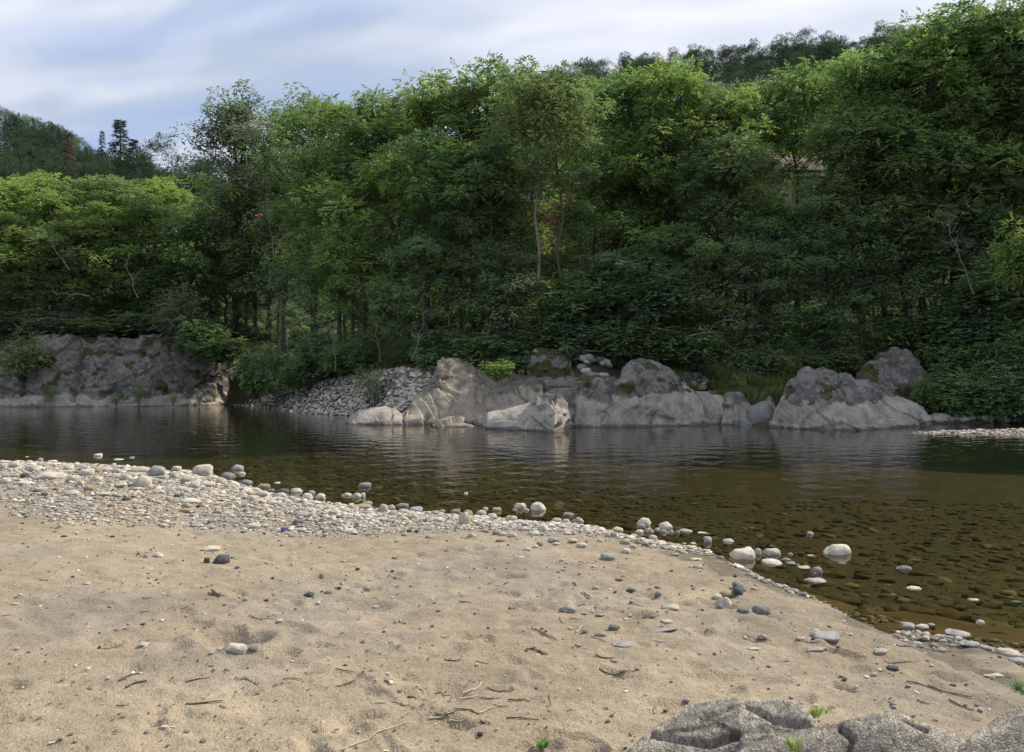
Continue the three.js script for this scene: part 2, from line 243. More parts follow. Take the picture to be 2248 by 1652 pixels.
    const st = fbm(x * 5, y * 1.4, z * 5, 4), gr = 1 + (above ? 1 : 0.9) * (0.55 * fbm(x * 2.2, y * 3.5, z * 2.2, 4) + 0.34 * fbm(x * 14, y * 14, z * 14, 2)) + 0.3 * st;
    let C = bleach.map((b, c) => mix(b, grey[c], above * 0.9) * gr * tint[c]);
    if (above) {
      const l1 = fbm(x * 2.3, y * 2.3, z * 2.3 + seed, 4) + 0.25 * fbm(x * 9, y * 9, z * 9, 2), l2 = n3(x * 11 + 3, y * 11, z * 11);
      if (l1 > 0.42 - lichen * 0.5) C = C.map((q, c) => mix(q, dark[c] * 1.15 * gr, 0.6));
      if (l2 > 0.82 - lichen * 0.32 && l1 > -0.15) C = C.map((q, c) => mix(q, pale[c], 0.5 + 0.3 * l2));
      if (mossy && fbm(x * 1.4 + 4, y * 1.4, z * 1.4, 4) > 0.33 - mossy * 0.45 && N[k * 3 + 1] > 0.25) C = moss.map((q) => q * (1 + 0.5 * l2));
    }
    if (above && st > 0.26) C = C.map((q) => q * 0.72);
    if (joint > 0.5) C = C.map((q) => q * 0.8); if (hgt < 0.08 + 0.06 * n3(x * 4, 0, z * 4)) C = C.map((q) => q * 0.45);            // wet rim at the waterline
    col.push(...C); uv.push(x + z * 0.5, y - z * 0.5);
  }
  return geom(Q, idx, col, null, uv);
}
const rockMat = new THREE.MeshStandardMaterial({ vertexColors: true, roughness: 0.92, bumpMap: withUV(rockBump, 1 / 1.6), bumpScale: 0.06 });
const rock = (o, label, group) => put(o.name || 'rock_outcrop', rockGeo(o), rockMat, label, 'rock', group);
const flat = (x0, x1, y) => [[x0, y], [x1, y]];

rock({ x0: 842, x1: 1215, seed: 3, nu: 210, nv: 110, off: [[842, 1.2], [960, 2.4], [1100, 3.6], [1215, 3.0]], back: 1.4, foot: [[842, 933], [1046, 930], [1215, 930]], keep: 0.35,
  crest: [[842, 930], [870, 915], [895, 897], [915, 872], [936, 848], [950, 828], [958, 810], [967, 791], [985, 788], [1007, 791], [1028, 799], [1042, 809], [1062, 816], [1087, 826], [1125, 822], [1160, 826], [1190, 845], [1215, 920]],
  strata: 0.13, dip: [0.62, 0.70, 0.3], rough: 0.14, blocky: 0.6, fine: 0.035, band: 1.5, lichen: 0.15, bulge: 1.5, lean: 1.1, tint: [1.08, 1.03, 0.95],
  cracks: [{ p: [[967, 792], [985, 808], [970, 836]], d: 0.1 }, { p: [[942, 850], [975, 855], [1003, 880]], d: 0.16 }, { p: [[948, 838], [975, 862], [1005, 873]], d: 0.12 }, { p: [[1010, 800], [1012, 840], [1006, 858]], d: 0.08 }, { p: [[1072, 832], [1050, 850], [1040, 880]], d: 0.1 }, { p: [[1085, 833], [1110, 858], [1158, 884]], d: 0.16, w: 2.6 }, { p: [[1112, 838], [1135, 855], [1140, 872]], d: 0.14 }, { p: [[995, 884], [985, 905], [992, 925]], d: 0.08 }, { p: [[1045, 890], [1100, 900]], d: 0.07 }, { p: [[935, 930], [940, 918]], d: 0.3, w: 4 }, { p: [[905, 895], [880, 930]], d: 0.2, w: 3 }] },
  'tall pale slab of cracked rock with a slanting crest beside the cobble heap');
rock({ x0: 762, x1: 892, seed: 5, nu: 90, nv: 40, off: 1.3, back: 0.8, foot: flat(762, 892, 933), crest: [[762, 932], [775, 916], [788, 904], [815, 899], [845, 898], [865, 902], [880, 912], [892, 931]], rough: 0.09, fine: 0.03, band: 3, strata: 0.04, cracks: [{ p: [[860, 915], [850, 932]], d: 0.15, w: 3 }] },
  'low pale rock ledge at the water\'s edge below the cobble heap');
rock({ x0: 1075, x1: 1310, seed: 8, nu: 140, nv: 60, off: 1.7, back: 1.2, footY: 0.2, fd: [[1075, 34.6], [1310, 34.8]], foot: flat(1075, 1310, 918), crest: [[1075, 915], [1095, 858], [1130, 838], [1175, 832], [1225, 826], [1275, 822], [1298, 850], [1310, 915]], rough: 0.12, fine: 0.05, strata: 0.1, dip: [0.5, 0.8, 0.3], band: 1.0, lichen: 0.4 }, 'sloping grey rock saddle between the pale slab and the mossy boulder');
rock({ x0: 1150, x1: 1268, seed: 9, nu: 90, nv: 70, off: 1.3, back: 1.2, footY: 0.9, fd: [[1150, 36.2], [1268, 36.0]], foot: flat(1150, 1268, 868), crest: [[1150, 866], [1153, 840], [1158, 808], [1165, 782], [1176, 768], [1195, 768], [1206, 775], [1222, 768], [1248, 770], [1258, 782], [1263, 815], [1266, 840], [1268, 866]], rough: 0.14, fine: 0.09, band: -1, lichen: 0.95, mossy: 0.75, bulge: 2.4 },
  'mossy lichen-crusted boulder on top of the central rocks');
rock({ x0: 1166, x1: 1268, seed: 12, nu: 80, nv: 40, off: 1.2, back: 1.2, footY: 0.3, fd: [[1166, 33.8], [1268, 33.6]], foot: flat(1166, 1268, 915), crest: [[1166, 912], [1175, 872], [1196, 850], [1220, 846], [1262, 851], [1268, 912]], rough: 0.12, fine: 0.05, band: 0.4, lichen: 0.7 },
  'rounded grey rock wedged behind the slanting wedge rock');
rock({ x0: 1258, x1: 1368, seed: 15, nu: 110, nv: 90, off: 2.2, back: 1.6, foot: flat(1258, 1368, 938), crest: [[1258, 936], [1261, 880], [1266, 842], [1280, 822], [1305, 815], [1330, 818], [1350, 826], [1362, 845], [1368, 936]], rough: 0.15, fine: 0.09, band: 1.15, lichen: 0.85, mossy: 0.35, bulge: 2.3, cracks: [{ p: [[1345, 870], [1320, 930]], d: 0.1 }, { p: [[1320, 905], [1362, 880]], d: 0.14 }] },
  'lichen-speckled rock hump between the wedge rock and the broad grey rock');
rock({ x0: 1322, x1: 1598, seed: 18, nu: 210, nv: 110, off: [[1322, 1.5], [1420, 3.0], [1598, 1.6]], back: 1.6, foot: [[1322, 938], [1420, 938], [1598, 931]], keep: 0.5, crest: [[1322, 936], [1340, 880], [1362, 820], [1370, 803], [1386, 793], [1406, 792], [1430, 796], [1465, 811], [1484, 822], [1500, 846], [1516, 855], [1552, 860], [1585, 874], [1594, 898], [1598, 930]], rough: 0.17, blocky: 0.6, strata: 0.08, dip: [0.45, 0.8, 0.3], fine: 0.05, band: 1.35, lichen: 0.6, mossy: 0.4, bulge: 2.0, lean: 1.3,
  cracks: [{ p: [[1518, 860], [1545, 885], [1552, 905], [1562, 932]], d: 0.22, w: 3.5 }, { p: [[1390, 898], [1440, 895], [1432, 925]], d: 0.12 }, { p: [[1428, 910], [1445, 905], [1438, 935]], d: 0.28, w: 4 }, { p: [[1448, 862], [1450, 882]], d: 0.08 }, { p: [[1322, 920], [1345, 935]], d: 0.2, w: 3 }, { p: [[1350, 925], [1352, 938]], d: 0.2, w: 3 }, { p: [[1380, 865], [1400, 840], [1425, 832]], d: 0.12 }] },
  'broad grey rock with a mossy crown and pale flood line');
rock({ x0: 1690, x1: 2044, seed: 22, nu: 240, nv: 110, off: [[1690, 1.2], [1800, 3.6], [1900, 3.4], [2044, 1.4]], back: 2, foot: [[1690, 938], [1760, 943], [1880, 946], [2044, 935]], keep: 0.5, crest: [[1690, 935], [1700, 905], [1715, 875], [1727, 846], [1740, 832], [1752, 829], [1762, 814], [1774, 808], [1790, 812], [1812, 808], [1836, 816], [1865, 824], [1877, 836], [1904, 838], [1939, 860], [1983, 873], [2013, 886], [2030, 907], [2044, 934]], rough: 0.13, blocky: 0.4, strata: 0.06, dip: [0.3, 0.85, 0.3], fine: 0.05, band: 1.15, lichen: 0.9, mossy: 0.25, bulge: 2.2, lean: 1.35,
  cracks: [{ p: [[1790, 900], [1818, 925], [1832, 944]], d: 0.14 }, { p: [[1828, 918], [1832, 944]], d: 0.1 }, { p: [[1705, 925], [1718, 942]], d: 0.3, w: 5 }, { p: [[1745, 850], [1800, 868], [1835, 850]], d: 0.14, w: 4 }, { p: [[1840, 820], [1850, 860], [1862, 885]], d: 0.16, w: 3 }] },
  'long whale-backed grey rock with a pale flood band at the water');
rock({ x0: 1885, x1: 2040, seed: 25, nu: 110, nv: 60, off: 2.2, back: 2, footY: 0.7, fd: [[1885, 34.9], [2040, 35.2]], foot: flat(1885, 2040, 891), crest: [[1885, 888], [1898, 805], [1912, 790], [1936, 776], [1966, 770], [2000, 782], [2024, 806], [2034, 838], [2040, 888]], rough: 0.2, fine: 0.09, band: -1, lichen: 0.85, mossy: 0.5 },
  'weathered rock mound in the bank above the whale-backed rock');
rock({ x0: 1598, x1: 1688, seed: 28, nu: 80, nv: 60, off: 1.6, back: 1.4, footY: 1.5, fd: [[1598, 38], [1688, 38]], foot: flat(1598, 1688, 850), crest: [[1598, 848], [1604, 810], [1616, 792], [1634, 798], [1650, 812], [1668, 825], [1688, 848]], rough: 0.15, fine: 0.07, band: -1, lichen: 0.6, strata: 0.08 },
  'tilted grey slab among grass behind the broken rocks');
rock({ x0: 1545, x1: 1730, seed: 29, nu: 120, nv: 60, off: 1.8, back: 1.4, footY: 0, fd: [[1545, 35.4], [1730, 34.2]], foot: flat(1545, 1730, 928), crest: [[1545, 926], [1560, 872], [1590, 858], [1625, 868], [1650, 880], [1680, 870], [1712, 862], [1730, 926]], rough: 0.16, fine: 0.07, strata: 0.1, dip: [0.7, 0.5, 0.3], blocky: 0.7, band: 0.8, lichen: 0.7, mossy: 0.3 }, 'low grey rock shelf behind the broken rocks, linking the two big masses');
{ // broken rocks between the two big masses
  const L = ['upright splinter of broken rock beside the broad grey rock', 'small jagged rock in the gap between the big rocks', 'leaning pale rock in the gap between the big rocks', 'squat dark rock beside the whale-backed rock'];
  [[1578, 1650, 868, 30], [1612, 1674, 884, 31], [1640, 1690, 892, 32], [1656, 1714, 872, 33]].forEach(([a, b, t, s], i) => rock({ x0: a, x1: b, seed: s, nu: 44, nv: 44, off: 1.2, back: 0.8, foot: flat(a, b, 933), crest: [[a, 931], [mix(a, b, 0.12), t + 30], [mix(a, b, 0.3), t + 6 + 9 * (i % 2)], [mix(a, b, 0.45), t + 4], [mix(a, b, 0.6), t + 14 * (i % 3)], [mix(a, b, 0.85), t + 26], [b, 931]], rough: 0.12, blocky: 0.55, fine: 0.06, strata: 0.08, band: 0.9, lichen: 0.6, dip: [0.9, 0.2, 0.3] }, L[i]));
}
{ // wedge in the foreground of the far rocks: slanting back, its cut end turned to the sun
  const o = { x0: 1040, x1: 1256, seed: 40, nu: 150, nv: 60, off: [[1040, 0.8], [1150, 1.6], [1226, 1.9], [1256, 0.3]], back: 1.2, foot: [[1040, 930], [1072, 942], [1160, 946], [1218, 950], [1236, 948], [1256, 938]], crest: [[1040, 928], [1063, 911], [1115, 896], [1169, 879], [1226, 874], [1236, 878], [1247, 900], [1256, 934]], rough: 0.07, blocky: 0.5, fine: 0.04, strata: 0.09, dip: [-0.25, 0.95, 0.3], band: 0.95, lichen: 0.5, bulge: 1.5, lean: 1.2, cracks: [{ p: [[1165, 915], [1195, 940]], d: 0.12 }, { p: [[1190, 925], [1225, 905]], d: 0.06 }, { p: [[1222, 945], [1230, 932]], d: 0.3, w: 4 }, { p: [[1243, 945], [1250, 930]], d: 0.25, w: 4 }] };
  rock(o, 'low wedge-shaped rock standing in the water, its blunt end sunlit');
}
rock({ x0: 950, x1: 1046, seed: 44, nu: 70, nv: 30, off: 0.9, back: 0.6, foot: flat(950, 1046, 938), crest: [[950, 937], [965, 929], [985, 924], [1015, 923], [1035, 928], [1046, 936]], rough: 0.05, fine: 0.03, band: 3, tint: [0.75, 0.75, 0.72] }, 'flat low rock barely above the water before the pale slab');
rock({ name: 'cliff', x0: -420, x1: 540, seed: 50, nu: 400, nv: 120, off: [[-420, 3], [300, 3.2], [480, 3], [540, 1.6]], back: 4, foot: [[-160, 895], [300, 893], [460, 890], [540, 886]], keep: 0.6,
  crest: [[-420, 772], [-200, 750], [0, 768], [60, 745], [85, 735], [160, 736], [221, 739], [271, 741], [290, 742], [313, 734], [344, 736], [360, 742], [371, 731], [384, 736], [426, 756], [484, 760], [520, 766], [535, 820], [540, 884]], rough: 0.24, blocky: 0.6, fine: 0.09, strata: 0.09, dip: [0.25, 0.9, 0.2], band: 0.72, lichen: 0.75, mossy: 0.30, bulge: 1.9, lean: 0.9, tint: [1.1, 1.08, 1.05],
  cracks: [{ p: [[-160, 862], [130, 866]], d: 0.2, w: 1.8 }, { p: [[180, 853], [300, 849], [370, 860], [430, 865]], d: 0.18, w: 1.8 }, { p: [[180, 770], [170, 820], [160, 880]], d: 0.45, w: 5 }, { p: [[55, 830], [48, 870]], d: 0.45, w: 5 }, { p: [[226, 852], [228, 872]], d: 0.12 }, { p: [[420, 855], [470, 830], [520, 800]], d: 0.25, w: 2.5 }, { p: [[350, 800], [380, 790], [425, 800]], d: 0.15 }] },
  'long low cliff of rough grey rock with a pale flood ledge');

// ---------------------------------------------------------------- vegetation builders
const V3 = THREE.Vector3;
class Mesher {
  constructor() { this.p = []; this.n = []; this.c = []; this.i = []; }
  tube(pts, r0, r1, seg = 5) {
    const base = this.p.length / 3, n = pts.length;
    for (let k = 0; k < n; k++) {
      const t = new V3().subVectors(pts[Math.min(k + 1, n - 1)], pts[Math.max(k - 1, 0)]).normalize(), a = new V3(Math.abs(t.y) > 0.9 ? 1 : 0, Math.abs(t.y) > 0.9 ? 0 : 1, 0).cross(t).normalize(), b = new V3().crossVectors(t, a), r = mix(r0, r1, k / (n - 1));
      for (let s = 0; s < seg; s++) { const q = s / seg * 6.2832, nx = a.x * Math.cos(q) + b.x * Math.sin(q), ny = a.y * Math.cos(q) + b.y * Math.sin(q), nz = a.z * Math.cos(q) + b.z * Math.sin(q); this.p.push(pts[k].x + nx * r, pts[k].y + ny * r, pts[k].z + nz * r); this.n.push(nx, ny, nz); this.c.push(1, 1, 1); }
    }
    for (let k = 0; k + 1 < n; k++) for (let s = 0; s < seg; s++) { const a = base + k * seg + s, b = base + k * seg + (s + 1) % seg, c = a + seg, d = b + seg; this.i.push(a, b, c, b, d, c); }
  }
  // a leaf: a diamond folded along its rib, four corners
  leaf(x, y, z, dx, dy, dz, ux, uy, uz, len, wid, col) {
    let sx = dy * uz - dz * uy, sy = dz * ux - dx * uz, sz = dx * uy - dy * ux; const m = 1 / (Math.hypot(sx, sy, sz) || 1); sx *= m; sy *= m; sz *= m;
    const nx = sy * dz - sz * dy, ny = sz * dx - sx * dz, nz = sx * dy - sy * dx, b = this.p.length / 3, w = wid / 2, mx = x + dx * len * 0.45 - nx * w * 0.3, my = y + dy * len * 0.45 - ny * w * 0.3, mz = z + dz * len * 0.45 - nz * w * 0.3;
    this.p.push(x, y, z, mx + sx * w, my + sy * w, mz + sz * w, x + dx * len, y + dy * len, z + dz * len, mx - sx * w, my - sy * w, mz - sz * w);
    const k = 0.35; this.n.push(nx, ny, nz, nx + sx * k, ny + sy * k, nz + sz * k, nx, ny, nz, nx - sx * k, ny - sy * k, nz - sz * k);
    for (let q = 0; q < 4; q++) this.c.push(col[0], col[1], col[2]);
    this.i.push(b, b + 1, b + 2, b, b + 2, b + 3);
  }
  geo(color) { return geom(this.p, this.i, color ? this.c : null, this.n); }
}
const wander = (r, a, b, n, w) => { const out = []; for (let k = 0; k <= n; k++) { const t = k / n, q = a.clone().lerp(b, t); if (k && k < n + 1) q.add(new V3((r() - 0.5) * w * Math.sqrt(t), (r() - 0.5) * w * 0.4 * t, (r() - 0.5) * w * Math.sqrt(t))); out.push(q); } return out; };
function leafTint(r, warm) { const k = 0.72 + 0.56 * r(), w = (r() - 0.4) * warm; return [k * (1 + 0.5 * w), k * (1 + 0.12 * w), k * (1 - 0.5 * w)]; }
// a clump of leaf sprays: denser towards its outside and top, twigs radiate from its heart
function clump(M, r, c, a, b, n, o) {
  const { len = 0.26, wid = 0.11, droop = 0.35, warm = 0.5, tint = [1, 1, 1], sprig = 4 } = o;
  const one = leafTint(r, warm);
  for (let k = 0; k < n; k += sprig) {
    const th = r() * 6.2832, cz = r() * 1.75 - 0.75, sq = Math.sqrt(Math.max(0, 1 - cz * cz)), rad = 0.6 + 0.45 * Math.pow(r(), 0.7);
    let px = c.x + Math.cos(th) * sq * a * rad, py = c.y + cz * b * rad, pz = c.z + Math.sin(th) * sq * a * rad;
    let dx = Math.cos(th) * sq + (r() - 0.5) * 0.9, dy = cz * 0.5 - droop * (0.3 + r()), dz = Math.sin(th) * sq + (r() - 0.5) * 0.9, m = 1 / Math.hypot(dx, dy, dz); dx *= m; dy *= m; dz *= m;
    const tt = leafTint(r, warm).map((q, i) => q * one[i] * tint[i]);
    for (let q = 0; q < sprig; q++) {                                                          // leaflets set alternately along the sprig
      const side = q % 2 ? 1 : -1, ax = -dz * side, az = dx * side, f = 0.75 + 0.5 * r();
      let lx = dx + ax * 0.8 + (r() - 0.5) * 0.5, ly = dy + (r() - 0.6) * 0.6, lz = dz + az * 0.8 + (r() - 0.5) * 0.5; const l = 1 / Math.hypot(lx, ly, lz);
      M.leaf(px, py, pz, lx * l, ly * l, lz * l, (r() - 0.5) * 0.9, 1, (r() - 0.5) * 0.9, len * f, wid * f, tt);
      px += dx * len * 0.42; py += dy * len * 0.42; pz += dz * len * 0.42;
    }
  }
}
// broadleaf tree, about 14 m tall: bent trunk, rising limbs, leaf clumps in loose layers
function broadleaf(seed, o = {}) {
  const r = rng(seed), { h = 14, crownFrom = 0.3, spread = 3.2, limbs = 22, leaves = 13500, flat = 0.5, trunkR = 0.17, lean = 0.8, clumpR = 0.8, shape = (t) => Math.sin(Math.PI * Math.pow(clamp(t, 0, 1), 0.75)) * 0.85 + 0.18, leaf = {}, sub = 3 } = o;
  const T = new Mesher(), L = new Mesher();
  const top = new V3((r() - 0.5) * lean * 2, h * 0.95, (r() - 0.5) * lean * 2), trunk = wander(r, new V3(0, -0.4, 0), top, 9, lean * 0.7);
  T.tube(trunk, trunkR, 0.03, 7);
  const on = (t) => { const k = clamp(t) * (trunk.length - 1), i = Math.min(Math.floor(k), trunk.length - 2); return trunk[i].clone().lerp(trunk[i + 1], k - i); };
  const spots = [];
  for (let k = 0; k < limbs; k++) {
    const t = crownFrom + (0.97 - crownFrom) * Math.pow((k + r() * 0.6) / limbs, 0.85), s = on(t), th = k * 2.4 + r() * 0.9, R = spread * shape((t - crownFrom) / (1 - crownFrom)) * (0.65 + 0.55 * r());
    const e = s.clone().add(new V3(Math.cos(th) * R, R * (0.35 + 0.5 * r()) * (0.4 + t), Math.sin(th) * R)), limb = wander(r, s, e, 4, 0.5);
    T.tube(limb, trunkR * 0.42 * (1.15 - t * 0.8), 0.018, 4); spots.push([e, 1]);
    for (let q = 0; q < sub; q++) { const f = limb[1 + Math.floor(r() * 3)], e2 = f.clone().add(new V3((r() - 0.5) * R * 1.1, 0.2 + r() * 0.9, (r() - 0.5) * R * 1.1)); T.tube(wander(r, f, e2, 2, 0.25), 0.028, 0.01, 3); spots.push([e2, 0.85]); }
  }
  spots.push([top.clone().add(new V3(0, 0.25, 0)), 0.8]);
  const per = leaves / spots.length;
  for (const [p, k] of spots) { const a = clumpR * k * (0.6 + 0.7 * r()); clump(L, r, p, a, a * flat * (0.7 + 0.5 * r()), per * (0.5 + r()) * k, leaf); }
  return { trunk: T.geo(), crown: L.geo(true), h };
}
function bush(seed, o = {}) {   // about 2 m wide and 2 m tall
  const r = rng(seed), T = new Mesher(), L = new Mesher(), { stems = 14, leaves = 3200, up = 1, leaf = {}, flat = 0.7, cr = 0.42 } = o;
  for (let k = 0; k < stems; k++) {
    const th = r() * 6.283, R = 0.85 * Math.sqrt(r()), e = new V3(Math.cos(th) * R, (0.5 + 1.35 * r() * (1 - R * R * 0.5)) * up, Math.sin(th) * R), st = wander(r, new V3(e.x * 0.15, -0.25, e.z * 0.15), e, 4, 0.2);
    T.tube(st, 0.022, 0.006, 3);
    for (let q = 2; q <= 4; q++) clump(L, r, st[q].clone().add(new V3((r() - 0.5) * 0.4, 0, (r() - 0.5) * 0.4)), cr * (0.6 + 0.6 * r()), cr * flat * (0.6 + 0.6 * r()), leaves / stems / 3, leaf);
  }
  return { trunk: T.geo(), crown: L.geo(true), h: 2 };
}
function spruce(seed, o = {}) {   // 14 m, drooping whorls
  const r = rng(seed), T = new Mesher(), L = new Mesher(), { h = 14, R = 2.4, whorls = 58, thin = 0 } = o;
  T.tube([new V3(0, -0.5, 0), new V3(0.05, h * 0.5, 0), new V3(0, h, 0)], 0.16, 0.02, 5);
  for (let k = 0; k < whorls; k++) {
    const t = 0.08 + 0.92 * k / whorls, y = h * t, n = 7;
    for (let q = 0; q < n; q++) {
      if (r() < thin) continue;
      const th = r() * 6.283, len = (R * Math.pow(1 - t, 0.95) + 0.1) * (0.65 + 0.5 * r()), dx = Math.cos(th), dz = Math.sin(th), steps = Math.max(2, Math.round(len / 0.24));
      T.tube([new V3(0, y, 0), new V3(dx * len, y - len * 0.18 + 0.08, dz * len)], 0.022, 0.006, 3);
      for (let s = 1; s <= steps; s++) for (let w = 0; w < 5; w++) { const f = s / steps, side = (w - 2) * 0.5 + (r() - 0.5) * 0.4, c = leafTint(r, 0.2), ll = 0.32 * (0.7 + 0.6 * r()); let lx = dx * 0.8 - dz * side, ly = -0.22 - 0.35 * r() + (t > 0.85 ? 0.5 : 0), lz = dz * 0.8 + dx * side; const m = 1 / Math.hypot(lx, ly, lz); L.leaf(dx * len * f, y - len * 0.18 * f * f + (r() - 0.5) * 0.1, dz * len * f, lx * m, ly * m, lz * m, (r() - 0.5), 1, (r() - 0.5), ll, 0.085, c); }
    }
  }
  return { trunk: T.geo(), crown: L.geo(true), h };
}
function pine(seed, o = {}) {     // 12 m, rounded dark head of needle tufts
  return broadleaf(seed, { h: 12, crownFrom: 0.4, spread: 2.6, limbs: 18, leaves: 5200, flat: 0.6, clumpR: 0.8, sub: 2, trunkR: 0.2, lean: 0.3, leaf: { len: 0.30, wid: 0.07, droop: -0.35, warm: 0.2, sprig: 3 }, ...o });
}
function bare(seed, o = {}) {     // leafless tree or fallen limb
  const r = rng(seed), T = new Mesher(), { h = 6, w = 0.05, fork = 5, bend = 0.8 } = o, tr = wander(r, new V3(0, -0.3, 0), new V3((r() - 0.5) * 2, h, (r() - 0.5)), 7, bend);
  T.tube(tr, w, 0.012, 6);
  for (let k = 0; k < fork; k++) { const s = tr[2 + Math.floor(r() * 5)], e = s.clone().add(new V3((r() - 0.5) * h * 0.6, h * (0.05 + 0.3 * r()), (r() - 0.5) * h * 0.3)), b = wander(r, s, e, 4, bend * 0.5); T.tube(b, w * 0.45, 0.008, 4); for (let q = 0; q < 3; q++) { const f = b[1 + Math.floor(r() * 3)]; T.tube(wander(r, f, f.clone().add(new V3((r() - 0.5) * h * 0.25, h * 0.12 * r(), (r() - 0.5) * h * 0.15)), 3, 0.15), w * 0.2, 0.005, 3); } }
  return { trunk: T.geo(), h };
}
const leafMat = (r, g, b) => new THREE.MeshPhysicalMaterial({ color: lin(r, g, b), vertexColors: true, roughness: 1, transmission: 0.45, thickness: 0, side: THREE.DoubleSide, specularIntensity: 0.3 });
const LM = { lime: leafMat(0.25, 0.375, 0.085), fresh: leafMat(0.25, 0.37, 0.085), mid: leafMat(0.190, 0.31, 0.095), olive: leafMat(0.21, 0.295, 0.10), deep: leafMat(0.16, 0.27, 0.11), grey: leafMat(0.20, 0.265, 0.13), needle: leafMat(0.05, 0.085, 0.05), blueNeedle: leafMat(0.060, 0.11, 0.07), dead: leafMat(0.17, 0.105, 0.075) };
const bark = std(0.085, 0.072, 0.056, 0.95), barkPale = std(0.22, 0.20, 0.165, 0.95), barkDark = std(0.07, 0.06, 0.05, 0.95), barkWhite = std(0.33, 0.305, 0.26, 0.95);

const robinia = { len: 0.23, wid: 0.108, droop: 0.3, warm: 0.35, sprig: 4 }, round = { len: 0.13, wid: 0.12, droop: 0.5, warm: 0.3, sprig: 2 };
const TREES = {
  a: broadleaf(101, { leaf: robinia, flat: 0.46, clumpR: 0.9 }), b: broadleaf(102, { leaf: robinia, flat: 0.45, spread: 3.8, limbs: 22, leaves: 14500, crownFrom: 0.22 }), c: broadleaf(103, { leaf: robinia, flat: 0.4, spread: 2.8, crownFrom: 0.4 }),
  d: broadleaf(104, { leaf: round, flat: 0.8, clumpR: 0.8, spread: 3.0, limbs: 24, leaves: 17400, crownFrom: 0.25, sub: 4 }),
  e: broadleaf(105, { leaf: robinia, flat: 0.36, spread: 4.6, limbs: 20, leaves: 14500, crownFrom: 0.12, clumpR: 0.95, h: 11 }), f: broadleaf(106, { leaf: { ...robinia, len: 0.24 }, flat: 0.34, spread: 4.2, limbs: 18, leaves: 13050, crownFrom: 0.08, clumpR: 1.0, h: 9 }),
  g: broadleaf(107, { leaf: round, flat: 0.6, clumpR: 0.9, spread: 3.6, limbs: 20, leaves: 15950, crownFrom: 0.08, h: 9, sub: 4 }),
  t: broadleaf(108, { leaf: robinia, flat: 0.42, spread: 3.2, limbs: 16, leaves: 9425, crownFrom: 0.62, trunkR: 0.15, lean: 1.0 }),
};
function plantTree(name, proto, mats, vx, topVy, d, label, group, o = {}) {
  while (d < 100 && d - pl(FAR, (vx - CX) / F * d) < 6) d += 0.5;
  const x = (vx - CX) / F * d, y = o.y ?? H(x, -d) - 0.1, top = EYE + (CY - topVy) / F * d, k = (top - y) / proto.h, w = (o.w || 1) * clamp(k, 0.75, 1.5) * (o.thin ? 0.7 : 1);
  const g = thing(name, label, 'tree', new V3(x, y, -d), group);
  part('trunk', proto.trunk, mats[0], g); if (proto.crown) part('crown', proto.crown, mats[1], g);
  g.scale.set(w, k, w); g.rotation.y = o.turn ?? ((vx * 7.13 + d * 3.7) % 6.283);
  return g;
}

